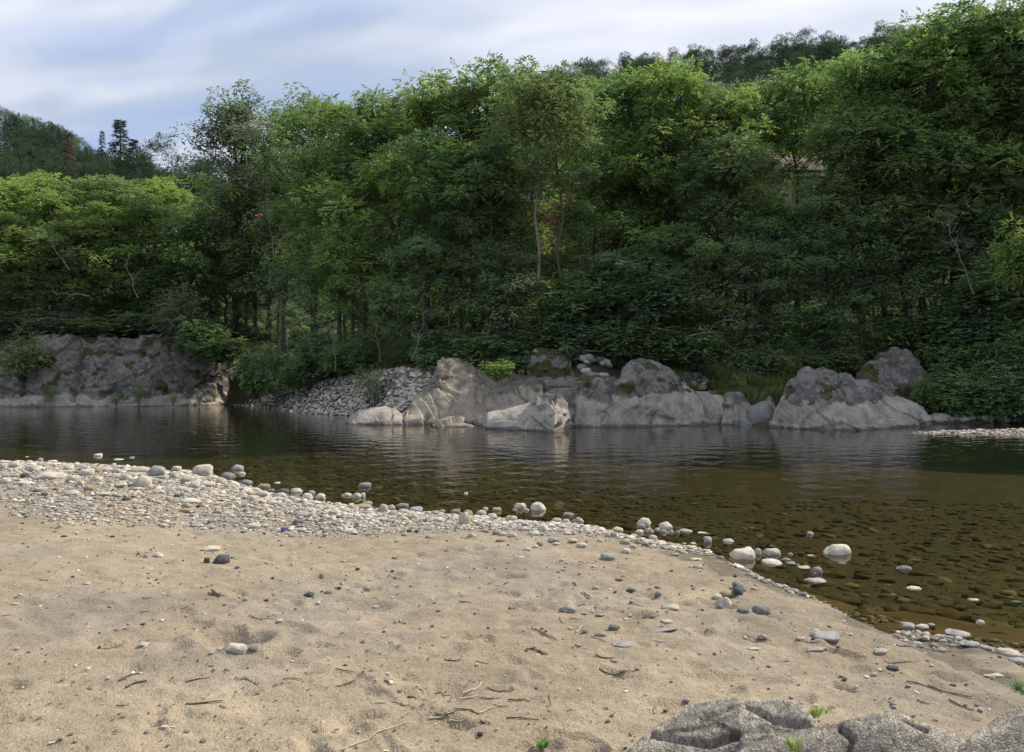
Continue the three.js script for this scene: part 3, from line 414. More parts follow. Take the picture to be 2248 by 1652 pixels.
// ---------------------------------------------------------------- the belt of trees on the far bank
{
  const P = TREES, pick = (s, list) => list[Math.floor(hash(s, 3, 9) * list.length)];
  const G = 'trees of the belt behind the river';
  let s = 1;
  const hue = (m) => ({ lime: 'yellow-green', fresh: 'bright green', mid: 'mid-green', olive: 'olive-green', deep: 'deep green', grey: 'grey-green' })[Object.keys(LM).find((k) => LM[k] === m)], behind = (vx) => vx < 540 ? 'past the end of the cliff' : vx < 780 ? 'behind the cobble heap' : vx < 1060 ? 'behind the pale slab rock' : vx < 1260 ? 'behind the mossy boulder' : vx < 1480 ? 'behind the broad grey rock' : vx < 1700 ? 'behind the broken rocks' : 'behind the whale-backed rock';
  const belt = (name, protos, mats, kind, list, w) => { for (const [vx, ty, d] of list) { const pr = pick(s++, protos), m = pick(s, mats), l = `${kind} ${hue(m)} tree ${behind(vx)}`; plantTree(name, pr, [bark, m], vx, ty, d, l, l.replace(' tree ', ' trees '), { w }); } };
  // far left, above the cliff
  for (const [vx, ty, d] of [[-520, 360, 62], [-430, 390, 64], [-340, 370, 62], [-250, 395, 63], [-160, 385, 61], [-300, 480, 58], [-180, 470, 58], [-70, 380, 62], [40, 392, 63], [115, 425, 61], [190, 402, 65], [265, 397, 63], [335, 396, 67], [395, 425, 70], [-30, 470, 58], [25, 480, 59], [95, 500, 58], [175, 480, 59], [255, 460, 58.5], [330, 450, 60], [410, 480, 61]]) { const m = pick(++s, [LM.fresh, LM.olive, LM.mid, LM.lime]), l = `broad ${hue(m)} tree above the low cliff`; plantTree('broad_tree', pick(s, [P.e, P.f, P.b]), [bark, m], vx, ty, d, l, l.replace('tree', 'trees'), { w: 1.1 }); }
  for (const [vx, ty, d] of [[10, 585, 57.5], [110, 600, 58], [210, 590, 57.5], [300, 560, 58], [390, 575, 58], [455, 545, 57], [500, 560, 54]]) plantTree('low_tree', pick(s++, [P.f, P.g]), [bark, pick(s, [LM.deep, LM.mid])], vx, ty, d, 'low dark tree in the shade just above the cliff', 'low trees in the shade above the cliff', { w: 1.1 });
  // airy round-leaved trees that end the belt against the sky
  for (const [vx, ty, d] of [[515, 235, 50], [565, 222, 49], [620, 228, 50.5], [590, 300, 47]]) plantTree('airy_tree', P.d, [barkDark, LM.grey], vx, ty, d, 'airy grey-green tree with small round leaves at the open end of the belt', 'airy trees at the end of the belt', { w: 0.95 });
  belt('feathery_tree', [P.a, P.b, P.c, P.a], [LM.fresh, LM.mid, LM.olive, LM.lime, LM.fresh], 'tall feathery', [[690, 222, 49], [745, 245, 50], [795, 200, 48], [865, 198, 49], [930, 218, 47], [985, 182, 46], [1040, 162, 45], [1112, 145, 44], [1150, 185, 50], [1232, 192, 72], [1300, 182, 72], [1352, 178, 46], [1412, 160, 45], [1480, 145, 44], [1540, 165, 46], [1600, 182, 44], [1655, 195, 46], [1690, 240, 62]], 0.85);
  for (const [vx, ty, d] of [[1790, 165, 68], [1850, 140, 66], [1895, 140, 41], [1980, 90, 38.5], [2035, 105, 39], [2100, 18, 37], [2160, 14, 37], [2215, 35, 36.5], [2270, 30, 36], [2350, 20, 36], [2440, 40, 35], [2540, 30, 35], [2660, 60, 34], [2790, 60, 34], [2930, 80, 33]]) { const m = pick(++s, [LM.fresh, LM.mid, LM.olive, LM.mid]), l = `towering dense ${hue(m)} tree over the bramble bank`; plantTree('towering_tree', pick(s, [P.a, P.b, P.c]), [bark, m], vx, ty, d, l, l.replace('tree', 'trees'), { w: 0.9 }); }
  belt('layered_tree', [P.b, P.c, P.e, P.a], [LM.mid, LM.fresh, LM.deep, LM.mid, LM.olive], 'mid-height layered', [[540, 400, 45], [610, 385, 44], [690, 350, 43.5], [770, 335, 43], [850, 325, 42], [940, 310, 41.5], [1010, 330, 41], [1085, 310, 41], [1120, 350, 42], [1296, 372, 47], [1372, 330, 45], [1412, 315, 46], [1470, 300, 45], [1560, 300, 41], [1640, 300, 40], [1705, 440, 39.5], [1900, 250, 37.5], [1940, 230, 38], [2015, 240, 36.5], [2090, 200, 36], [2170, 190, 35.5], [2250, 180, 35], [2340, 180, 35]], 0.9);
  belt('spreading_tree', [P.e, P.f, P.g], [LM.deep, LM.mid, LM.deep, LM.grey], 'low spreading', [[520, 560, 49], [590, 545, 46], [680, 540, 42.5], [760, 560, 42], [840, 510, 41], [930, 530, 40], [1050, 560, 38.5], [1110, 560, 39], [1268, 455, 42], [1330, 580, 40], [1365, 560, 41], [1420, 545, 38.5], [1500, 500, 39], [1580, 540, 38.5], [1660, 520, 38], [1745, 470, 39.5], [1812, 432, 42], [1830, 530, 37.5], [1910, 480, 37], [1990, 520, 37], [2070, 470, 36.5], [2150, 440, 36], [2240, 470, 35.5]], 0.85);
  plantTree('slim_tree', P.t, [bark, LM.mid], 1750, 175, 46, 'slim high-crowned tree beside the tiled roof', null, { w: 0.95, turn: 2 }); plantTree('slim_tree', P.t, [bark, LM.fresh], 1828, 150, 47, 'slim high-crowned bright green tree standing before the tiled house', null, { w: 0.95, turn: 4 });
  // slim pale trunks that show in the gap
  plantTree('slim_tree', P.t, [barkPale, LM.olive], 1188, 165, 39, 'slim tree with a bare pale trunk before the brick house', null, { w: 0.8, turn: 1 });
  plantTree('slim_tree', P.t, [bark, LM.olive], 1226, 185, 39.5, 'slim tree with a bare grey-brown trunk beside the pale-trunked one', null, { w: 0.75, turn: 3 });
}
// leafless and dead wood
{
  const B = [bare(301, { h: 6 }), bare(302, { h: 5, fork: 7, bend: 1.2 }), bare(303, { h: 8, w: 0.06, fork: 8 })];
  const dead = (p, vx, vy, d, k, rz, label, mat = barkWhite, ry = 0) => { const q = at(vx, vy, d), g = thing('dead_branch', label, 'branch', q); part('limb', p.trunk, mat, g); g.rotation.set(0, ry, rz); g.scale.setScalar(k); };
  dead(B[0], 190, 650, 54.5, 0.5, 1.45, 'pale bare branch reaching out flat over the cliff'); dead(B[1], 300, 650, 54, 0.55, 0.5, 'forked bare bleached branch above the cliff'); dead(B[2], 150, 590, 55, 0.4, 0.7, 'thin bare twigs in the foliage above the branch over the cliff');
  dead(B[2], 2135, 640, 34.5, 0.45, 0.45, 'leafless grey branch leaning out of the dark trees over the bramble bank', barkPale);
  dead(B[1], 1510, 745, 36.5, 0.5, -0.9, 'tangle of fallen bare branches at the foot of the belt', barkPale); dead(B[0], 1290, 770, 37, 0.45, -1.5, 'bare branch lying flat behind the mossy boulder', barkPale, 0.3);
  dead(B[0], 905, 785, 37.5, 0.5, -0.3, 'slim leaning bare trunk behind the cobble heap', barkPale); dead(B[0], 735, 810, 42, 0.45, 0.05, 'short upright bare trunk behind the cobble heap', barkPale); dead(B[0], 833, 790, 41.5, 0.55, 0.12, 'stout pale trunk in the shade behind the cobble heap', barkPale); dead(B[2], 600, 560, 47, 0.5, 0.2, 'thin pale stem in the dark gap behind the heap', barkPale);
}
// conifers on the hills
{
  const S = [spruce(201), spruce(202, { R: 2.0 })], D = spruce(203, { R: 2.3, thin: 0.35 }), Pn = [pine(211), pine(212, { spread: 3.0 })];
  plantTree('spruce_tree', S[0], [barkDark, LM.blueNeedle], 263, 262, 118, 'tallest dark pointed spruce standing out against the sky', null, { w: 1.5 });
  plantTree('spruce_tree', S[1], [barkDark, LM.needle], 292, 305, 116, 'dark spruce leaning on the tallest one', null, { w: 1.6 }); plantTree('spruce_tree', S[1], [barkDark, LM.blueNeedle], 224, 287, 150, 'slim pale-tipped spruce behind the hill shoulder', null, { w: 0.9 });
  plantTree('spruce_tree', S[0], [barkDark, LM.needle], 312, 340, 118, 'short dark spruce at the edge of the trio', null, { w: 1.6 });
  plantTree('spruce_tree', D, [bark, LM.dead], 150, 290, 112, 'reddish brown dead spruce on the hillside', null, { w: 1.2 });
  plantTree('spruce_tree', S[0], [barkDark, LM.needle], 95, 350, 110, 'very dark spruce beside the dead brown one', null, { w: 1.5 });
  plantTree('pine_tree', Pn[0], [barkDark, LM.needle], 447, 368, 95, 'dark round-headed pine alone in the dip of the hills', null, { w: 1.0 });
  const r = rng(88), lab = 'dark pine on the ridge of the high hill', labL = 'dark conifer on the slope of the far hill';
  for (let k = 0; k < 34; k++) { const vx = 1165 + (2010 - 1165) * (k + 0.7 * r()) / 34, cy = pl([[1165, 218], [1200, 208], [1300, 205], [1335, 175], [1400, 185], [1440, 160], [1540, 138], [1600, 130], [1720, 112], [1850, 105], [2010, 112]], vx) + 2 + 22 * r() * r(); plantTree('pine_tree', Pn[k % 2], [barkDark, LM.needle], vx, cy, 172 + 25 * r(), lab, 'pines along the ridge', { w: 0.85 + 0.3 * r() }); }
  for (let k = 0; k < 26; k++) { const vx = -20 + 250 * (k + 0.7 * r()) / 26, cy = pl([[-20, 228], [0, 235], [100, 265], [160, 295], [230, 345]], vx) + 16 * r() * r(); plantTree('hill_conifer', k % 3 ? Pn[k % 2] : S[k % 2], [barkDark, k % 4 ? LM.needle : LM.deep], vx, cy, 205 + 20 * r(), labL, 'conifers on the far slope', { w: 0.8 }); }
  // the rest of both hillsides: one mass of wood
  const pts = [], Q = new THREE.Matrix4(), q = new THREE.Quaternion(), cols = [];
  for (let k = 0; k < 1900; k++) { const d = 78 + 160 * r(), u = -1.25 + 2.3 * r(), x = u * d; const t = d - pl(FAR, x); if (t < 38 || (d < 100 && r() < 0.5)) continue; pts.push([x, H(x, -d), -d]); }
  const m = new THREE.InstancedMesh(Pn[0].crown, LM.needle, pts.length);
  pts.forEach(([x, y, z], k) => { const s = 0.75 + 0.5 * r(); q.setFromAxisAngle(new V3(0, 1, 0), r() * 6.28); m.setMatrixAt(k, Q.compose(new V3(x, y - 2.2 * s, z), q, new V3(s, s, s))); const g = 0.5 + 0.55 * r(); m.setColorAt(k, lin(g * (1 + 0.2 * r()), g * (1.05 + 0.2 * r()), g)); });
  m.name = 'forest'; scene.add(shade(m)); tag(m, 'dark pine wood covering the hills', 'forest', null, 'stuff');
}
// shrubs at the water and between the rocks
{
  const S = [bush(401, { leaf: { len: 0.17, wid: 0.06, droop: 0.3, warm: 0.4, sprig: 4 } }), bush(402, { leaf: { len: 0.15, wid: 0.035, droop: -0.1, warm: 0.4, sprig: 3 }, up: 1.1, flat: 1 }), bush(403, { leaf: robinia, stems: 16, leaves: 4200, flat: 0.45, cr: 0.55 }), bush(404, { leaf: { len: 0.15, wid: 0.1, droop: 0.4, warm: 0.4, sprig: 3 }, stems: 18, leaves: 5000 })];
  const sh = (k, mat, vx, vy, d, wpx, hpx, label, group) => { const hue = { lime: 'yellow-green', fresh: 'bright green', mid: 'mid-green', olive: 'olive', deep: 'deep green', grey: 'grey-green' }[mat], form = ['fine-leaved', 'wispy', 'feathery', 'broad-leaved'][k]; if (group) { label = `${form} ${hue} ${label}`; group = `${form} ${hue} ${group}`; } const q = at(vx, vy, d), g = thing('shrub', label, 'shrub', q, group); part('stems', S[k].trunk, bark, g); part('foliage', S[k].crown, LM[mat], g); const w = wpx / F * d / 2.1; g.scale.set(w, hpx / F * d / 2.0, w); g.rotation.y = (vx * 1.7) % 6.28; return g; };
  sh(0, 'olive', 50, 815, 52.3, 100, 100, 'big rounded bush clinging to the face of the cliff'); sh(1, 'olive', 818, 886, 38.6, 76, 86, 'wispy willow bush growing out of the cobble heap'); sh(3, 'fresh', 1092, 832, 34.6, 62, 44, 'bright green bush in the saddle of the pale slab rock');
  for (const [vx, vy, w, h] of [[42, 890, 24, 34], [110, 890, 26, 44], [255, 888, 26, 24], [304, 888, 26, 44], [379, 887, 20, 26], [437, 888, 22, 32], [470, 880, 20, 26]]) sh(1, 'mid', vx, vy, 52.4, w, h, 'small tuft of willow at the foot of the cliff', 'willow tufts along the cliff foot');
  for (const [vx, vy, d, w, h, m, k] of [[130, 735, 57, 120, 66, 'grey', 2], [230, 740, 57, 130, 56, 'mid', 2], [385, 735, 55.5, 110, 115, 'grey', 0], [445, 765, 55, 100, 80, 'mid', 2], [480, 790, 54, 110, 60, 'mid', 2], [60, 730, 58, 120, 60, 'deep', 3], [320, 735, 57, 120, 60, 'deep', 3]]) sh(k, m, vx, vy, d, w, h, 'shrub overhanging the top of the cliff', 'shrubs on top of the cliff');
  for (const [vx, vy, d, w, h, m, k] of [[560, 855, 50, 90, 110, 'mid', 3], [620, 845, 48, 110, 110, 'deep', 0], [690, 830, 46, 110, 100, 'deep', 3], [750, 815, 45, 100, 80, 'mid', 2], [560, 870, 51, 70, 60, 'fresh', 1], [600, 862, 50, 70, 46, 'mid', 1], [650, 850, 47, 80, 60, 'mid', 0], [820, 810, 44, 110, 90, 'deep', 0], [890, 808, 42, 110, 70, 'mid', 1], [960, 800, 40, 110, 80, 'deep', 3]]) sh(k, m, vx, vy, d, w, h, 'shrub crowding the back of the cobble heap', 'shrubs behind the cobble heap');
  for (const [vx, vy, d, w, h, m, k] of [[1040, 800, 38.5, 110, 80, 'mid', 3], [1120, 790, 38.5, 120, 80, 'deep', 2], [1200, 780, 39, 120, 90, 'mid', 2], [1290, 780, 38.5, 130, 90, 'deep', 3], [1370, 780, 38, 120, 80, 'mid', 2], [1440, 790, 38, 120, 90, 'mid', 2], [1520, 800, 37.5, 120, 90, 'mid', 3], [1600, 800, 38, 110, 80, 'olive', 0], [1560, 830, 37, 60, 50, 'olive', 1], [1590, 845, 36.5, 60, 54, 'fresh', 1], [1260, 700, 39, 140, 110, 'mid', 2], [1440, 700, 38.5, 140, 120, 'deep', 2], [1080, 700, 39.5, 140, 150, 'mid', 0]]) sh(k, m, vx, vy, d, w, h, 'shrub in the shade behind the central rocks', 'shrubs behind the central rocks');
  for (const [vx, vy, d, w, h, m, k] of [[1700, 815, 37.5, 90, 60, 'olive', 1], [1725, 845, 36.5, 60, 60, 'fresh', 1], [1760, 810, 38, 90, 70, 'mid', 1], [1830, 810, 38, 110, 80, 'mid', 0], [1690, 770, 38.5, 110, 100, 'mid', 3], [1800, 760, 38.5, 130, 110, 'deep', 0], [1890, 790, 38.5, 110, 100, 'olive', 1], [1960, 770, 39, 120, 100, 'mid', 3], [1660, 855, 35.5, 36, 34, 'olive', 1], [1850, 880, 33.6, 26, 34, 'olive', 1]]) sh(k, m, vx, vy, d, w, h, 'shrub on the bank between the big grey rocks', 'shrubs between the big rocks');
  for (const [vx, vy, d, w, h, m, k] of [[2075, 890, 35.5, 110, 90, 'deep', 0], [2090, 915, 35, 130, 110, 'mid', 3], [2160, 915, 34.6, 120, 120, 'mid', 0], [2230, 915, 34.2, 130, 130, 'deep', 3], [2300, 915, 34, 140, 150, 'deep', 0], [2095, 840, 37, 120, 110, 'mid', 3], [2140, 830, 36.5, 150, 130, 'deep', 0], [2220, 820, 36, 150, 140, 'mid', 0], [2120, 760, 37.5, 160, 130, 'deep', 3], [1925, 892, 34.4, 60, 40, 'olive', 1], [2035, 880, 34.6, 60, 60, 'mid', 0], [2220, 740, 37, 160, 140, 'deep', 2], [2040, 770, 38.5, 140, 110, 'mid', 0], [2190, 680, 37, 150, 130, 'mid', 2]]) sh(k, m, vx, vy, d, w, h, 'tangled bramble thicket on the steep bank past the whale-backed rock', 'brambles on the steep bank');
  sh(2, 'fresh', 2245, 620, 32.5, 90, 150, 'bright leafy sapling reaching in beside the bramble bank');
  // long grass between the rocks
  { const rr = rng(19), L = new Mesher(); for (let k = 0; k < 34; k++) { const a = rr() * 6.28, sp = 0.15 + 0.55 * rr(); let dx = Math.cos(a) * sp, dy = 1, dz = Math.sin(a) * sp; const m = 1 / Math.hypot(dx, dy, dz); L.leaf((rr() - 0.5) * 0.3, -0.05, (rr() - 0.5) * 0.3, dx * m, dy * m, dz * m, Math.cos(a + 1.6), 0.3, Math.sin(a + 1.6), 0.2 + 0.28 * rr(), 0.03, leafTint(rr, 0.8)); }
    const geo = L.geo(true), list = [], Q = new THREE.Matrix4(), q = new THREE.Quaternion(); for (let k = 0; k < 6000 && list.length < 1300; k++) { const d = 33.5 + 7 * rr(), x = 5 + 16 * rr(), t = d - pl(FAR, x); if (t < 2.0 || t > 6.5 || fbm(x * 0.7, d * 0.7, 3, 2) < -0.2) continue; list.push([x, H(x, -d), -d]); }
    for (let k = 0; k < 260; k++) { const x = -34 + 15 * rr(), d = pl(FAR, x) + 3.2 + 2.5 * rr(); list.push([x, H(x, -d) - 0.1, -d]); }
    const m = new THREE.InstancedMesh(geo, LM.olive, list.length); list.forEach(([x, y, z], k) => { const w = 0.6 + 0.8 * rr(); q.setFromAxisAngle(new V3(0, 1, 0), rr() * 6.28); m.setMatrixAt(k, Q.compose(new V3(x, y, z), q, new V3(w, w * (0.7 + 0.5 * rr()), w))); const g = 0.5 + 0.5 * rr(), dry = rr() < 0.1 ? 1.4 : 1; m.setColorAt(k, lin(g * dry, g * (dry > 1 ? 1.15 : 1), g)); }); m.name = 'grass'; scene.add(shade(m)); tag(m, 'long olive grass on the bank between the rocks', null, null, 'stuff'); }
  // ground cover under the trees
  const r = rng(17), pts = [], Q = new THREE.Matrix4(), q = new THREE.Quaternion();
  const c0 = bush(405, { stems: 5, leaves: 420, leaf: { len: 0.26, wid: 0.14, droop: 0.4, warm: 0.5, sprig: 3 } }).crown;
  for (let k = 0; k < 5200 && pts.length < 2600; k++) { const d = 35 + 32 * r() * r() + 22 * r() * (r() < 0.3 ? 1 : 0), x = (-0.72 + 1.5 * r()) * d, t = d - pl(FAR, x); if (t < (x < -15 ? 4.8 : x < -4 ? 6.2 : 4.2) || t > 26) continue; pts.push([x, H(x, -d), -d]); }
  const m = new THREE.InstancedMesh(c0, LM.deep, pts.length);
  pts.forEach(([x, y, z], k) => { const s = 0.4 + 0.5 * r(); q.setFromAxisAngle(new V3(0, 1, 0), r() * 6.28); m.setMatrixAt(k, Q.compose(new V3(x, y, z), q, new V3(s, s * 0.8, s))); const g = 0.6 + 0.9 * r() * r(), wm = r(); m.setColorAt(k, lin(g * (0.85 + 0.6 * wm), g * (0.95 + 0.2 * wm), g * (1.05 - 0.3 * wm))); });
  m.name = 'undergrowth'; scene.add(shade(m)); tag(m, 'dark ivy and brambles covering the ground under the trees', 'undergrowth', null, 'stuff');
}

// ---------------------------------------------------------------- stones
function stoneGeo(seed, detail, o = {}) {
  const r = rng(seed), g0 = new THREE.IcosahedronGeometry(1, detail); g0.deleteAttribute('uv'); g0.deleteAttribute('normal');
  const g = mergeVertices(g0, 1e-4), p = g.attributes.position, cuts = [], { angular = 0.2, bumps = 0.12 } = o, sq = o.square ?? 0.85;
  for (let k = 0; k < 7; k++) { const n = new V3(r() - 0.5, r() - 0.5, r() - 0.5).normalize(); cuts.push([n, mix(0.95, 0.62, angular) + 0.2 * r()]); }
  const v = new V3();
  for (let i = 0; i < p.count; i++) {
    v.fromBufferAttribute(p, i); const pw = (q) => Math.sign(q) * Math.pow(Math.abs(q), sq); v.set(pw(v.x), pw(v.y), pw(v.z)); const k = 1 + bumps * fbm(v.x * 1.1 + seed, v.y * 1.1, v.z * 1.1, 3) * 2.2; v.multiplyScalar(k);
    for (const [n, d] of cuts) { const e = v.dot(n) - d; if (e > 0) v.addScaledVector(n, -e * mix(0.55, 0.95, angular)); }
    v.multiplyScalar(1 + 0.02 * n3(v.x * 7, v.y * 7, v.z * 7 + seed)); p.setXYZ(i, v.x, v.y, v.z);
  }
  g.computeBoundingBox(); const c = g.boundingBox.getCenter(new V3()), z = g.boundingBox.getSize(new V3()); g.translate(-c.x, -c.y, -c.z); g.scale(1 / z.x, 1 / z.y, 1 / z.z); g.computeVertexNormals();
  const uv = []; for (let i = 0; i < p.count; i++) uv.push(p.getX(i) * 0.9 + p.getZ(i) * 0.35 + seed * 0.37, p.getY(i) * 0.8 + p.getZ(i) * 0.6); g.setAttribute('uv', new THREE.Float32BufferAttribute(uv, 2));
  return g;
}
const ROUND = [1, 2, 3, 4, 5].map((k) => stoneGeo(500 + k, 4, { angular: 0.22 + 0.06 * k, bumps: 0.2 })), ANG = [1, 2, 3, 4].map((k) => stoneGeo(520 + k, 4, { angular: 0.75, bumps: 0.2, square: 0.75 })), SMALL = [stoneGeo(541, 1, { angular: 0.6, bumps: 0.25 }), stoneGeo(542, 1, { angular: 0.5 }), stoneGeo(543, 3, { angular: 0.55, bumps: 0.25 })];
const STONE = {}; for (const [k, r, g, b] of [['w', 0.66, 0.605, 0.50], ['p', 0.57, 0.515, 0.42], ['q', 0.48, 0.44, 0.37], ['g', 0.38, 0.365, 0.34], ['h', 0.25, 0.245, 0.235], ['d', 0.10, 0.105, 0.115], ['t', 0.40, 0.305, 0.195], ['b', 0.13, 0.105, 0.08]]) STONE[k] = std(r, g, b, 0.88, { map: stoneMap, bumpMap: withUV(rockBump, 0.5), bumpScale: 0.006 });
const KIND = { w: 'cream-white', p: 'pale', q: 'pale grey-beige', g: 'grey', h: 'slate-grey', d: 'dark blue-grey', t: 'tan', b: 'dark brown' };
let stoneCount = 0;
function stoneAt(vx, vy, w, h, c, o = {}) {      // centre, width and height as measured
  stoneCount++;
  const q = onGround(vx, vy + h * 0.42), d = -q.z, s = shoreS(q.x, q.z), W = Math.max(0.012, w / F * d), D = Math.min(W * (0.6 + 0.3 * hash(stoneCount, 1, 1)), Math.max(0.75 * h / F * d / ((EYE - 0.35) / d), W * 0.35)), Hh = Math.max(0.008, h / F * d * 0.42, h / F * d - D * (EYE - 0.35) / d * 0.75), ang = o.ang ?? (c === 'd' || c === 'h' || (c === 'g' && hash(stoneCount, 2, 2) > 0.4) || hash(stoneCount, 9, 2) > 0.62);
  const list = ang ? ANG : ROUND, wet = s < -0.05, g = list[Math.floor(hash(stoneCount, 3, 3) * list.length)], size = W > 0.34 ? 'boulder' : W > 0.06 ? 'cobble' : 'pebble';
  const where = wet ? 'standing in the shallow water' : s < pl(cobbleStrip, q.x) ? 'in the stony strip beside the water' : 'lying on the open sand';
  const sh = ang ? 'angular' : h / w > 0.75 ? 'chunky' : h / w < 0.36 ? 'flat' : 'rounded';
  const label = o.label || `${KIND[c]} ${sh} ${size} ${where}`;
  const m = put('river_' + size, g, STONE[c], label, 'stone', o.label ? undefined : `${KIND[c]} ${sh} stones ${where}`);
  const full = Hh * 1.45; m.scale.set(W, full, D); m.position.set(q.x, (wet ? Math.max(q.y, -0.02) : q.y) + full * 0.5 - Hh * 0.42, q.z - D * 0.3); m.rotation.set((hash(stoneCount, 4, 1) - 0.5) * 0.16, (hash(stoneCount, 5, 1) - 0.5) * 0.5, o.tilt ?? (hash(stoneCount, 6, 1) - 0.5) * 0.14);
  return m;
}
const frame = (ox, oy, k) => (rows) => { for (const [x, y, w, h, c = 'p', label, extra] of rows) stoneAt(ox + x * k, oy + y * k, w * k, h * k, c, { label, ...(extra || {}) }); };
// stony point upstream
frame(0, 968.9, 0.2508)([
  [110, 215, 90, 60], [15, 225, 60, 60], [265, 240, 120, 65, 'q'], [570, 225, 130, 55, 'p', 'humped pale boulder at the tip of the stony point, touching a blocky grey one'], [690, 232, 120, 50, 'g', 'blocky grey boulder beside a humped pale one at the water'], [410, 305, 270, 80, 'p', 'largest long pale boulder on the stony point, with a darker patch'], [620, 330, 110, 60, 'w'], [740, 275, 130, 65], [840, 260, 80, 50, 't'], [920, 255, 120, 50], [1010, 265, 90, 50, 'q'], [1070, 235, 70, 40], [1190, 255, 190, 70, 'q', 'wide double-humped boulder in the row along the stony point'], [1355, 270, 150, 100, 'g', 'tall grey pyramid-shaped boulder in the row on the stony point'], [1090, 315, 120, 60], [1230, 355, 150, 110, 'p', 'big cracked blocky pale boulder on the stony point'], [825, 335, 110, 60], [1150, 297, 90, 45], [1535, 242, 90, 45], [1600, 270, 140, 40, 'p'], [1755, 265, 190, 110, 'p', 'broad pale boulder at the end of the row, before the shore bends'], [1510, 300, 100, 60, 'q'], [1840, 320, 110, 50], [1990, 315, 120, 75, 'h', 'dark-bottomed grey boulder at the bend of the shore'], [2065, 235, 110, 55, 'g', 'grey boulder out in the water off the stony point'], [2110, 285, 70, 30], [2130, 365, 130, 55, 'h'], [1690, 385, 100, 60], [1800, 375, 150, 50], [1920, 350, 90, 60], [30, 345, 90, 55, 'w'], [200, 360, 140, 35, 'w'], [205, 300, 90, 45, 'b'], [690, 375, 70, 60], [765, 415, 95, 50, 't'], [610, 455, 140, 55], [890, 465, 120, 45], [1390, 318, 90, 30, 'g'], [1380, 350, 90, 35, 'g'], [1620, 340, 80, 45, 'g'], [1040, 385, 110, 45], [1580, 420, 90, 45], [1635, 435, 70, 35], [1845, 455, 90, 40], [1550, 480, 95, 45, 'd', 'dark blue-grey cobble among the pale ones of the stony point'], [1640, 520, 180, 55, 'w', 'large flat white boulder at the sandy edge of the stony point'], [1620, 565, 100, 45, 'g'], [1625, 605, 120, 40, 't'], [2200, 505, 120, 60], [1470, 505, 80, 50, 'q'], [1100, 510, 70, 40, 'd'], [690, 565, 70, 40, 'g'], [515, 555, 60, 30, 'w'], [440, 580, 80, 30, 'w'], [970, 565, 60, 40, 't'], [1220, 610, 100, 30, 'w'], [1900, 620, 70, 45, 'q'], [1735, 570, 60, 35, 'd'], [330, 420, 120, 40, 'q'], [90, 410, 80, 40, 'g'], [380, 470, 60, 40, 'b'], [1200, 420, 100, 35], [1300, 510, 60, 40, 'q'], [1930, 480, 110, 35], [2050, 445, 70, 35], [1010, 470, 70, 30], [750, 500, 90, 35], [560, 500, 80, 30], [240, 530, 40, 50, 'w'],
  [845, 125, 75, 30, 'w', 'white boulder parting the current well off the stony point'], [445, 178, 90, 25, 'w'], [340, 165, 50, 35, 'g'], [1035, 163, 85, 18, 'w'], [230, 140, 30, 12, 'w'], [1145, 147, 45, 18, 'g'],
  [1825, 938, 170, 60, 'w', 'long white cobble lying on the sand beside a dark one', { ang: true }], [1925, 1035, 140, 100, 'd', 'big dark slate cobble on the sand beside a long white one', { ang: true }], [1805, 1045, 60, 50, 'b', 'small dark brown stone touching the shadow of the slate cobble'], [1375, 995, 90, 50, 'w', 'white dome-shaped cobble half buried in the sand'], [1270, 1005, 45, 40, 'p'], [520, 745, 55, 40, 'w', 'lone white pebble at the sandy edge of the fine gravel'], [655, 800, 60, 25, 'w'], [750, 1245, 70, 30, 'w'], [2145, 1385, 50, 35, 'p'], [555, 833, 50, 20, 'b'], [975, 835, 50, 20, 'b'], [1095, 875, 40, 15, 'h'], [2060, 725, 60, 30, 'b'], [2190, 745, 100, 50, 'p'], [2075, 1105, 40, 30, 'h'],
]);
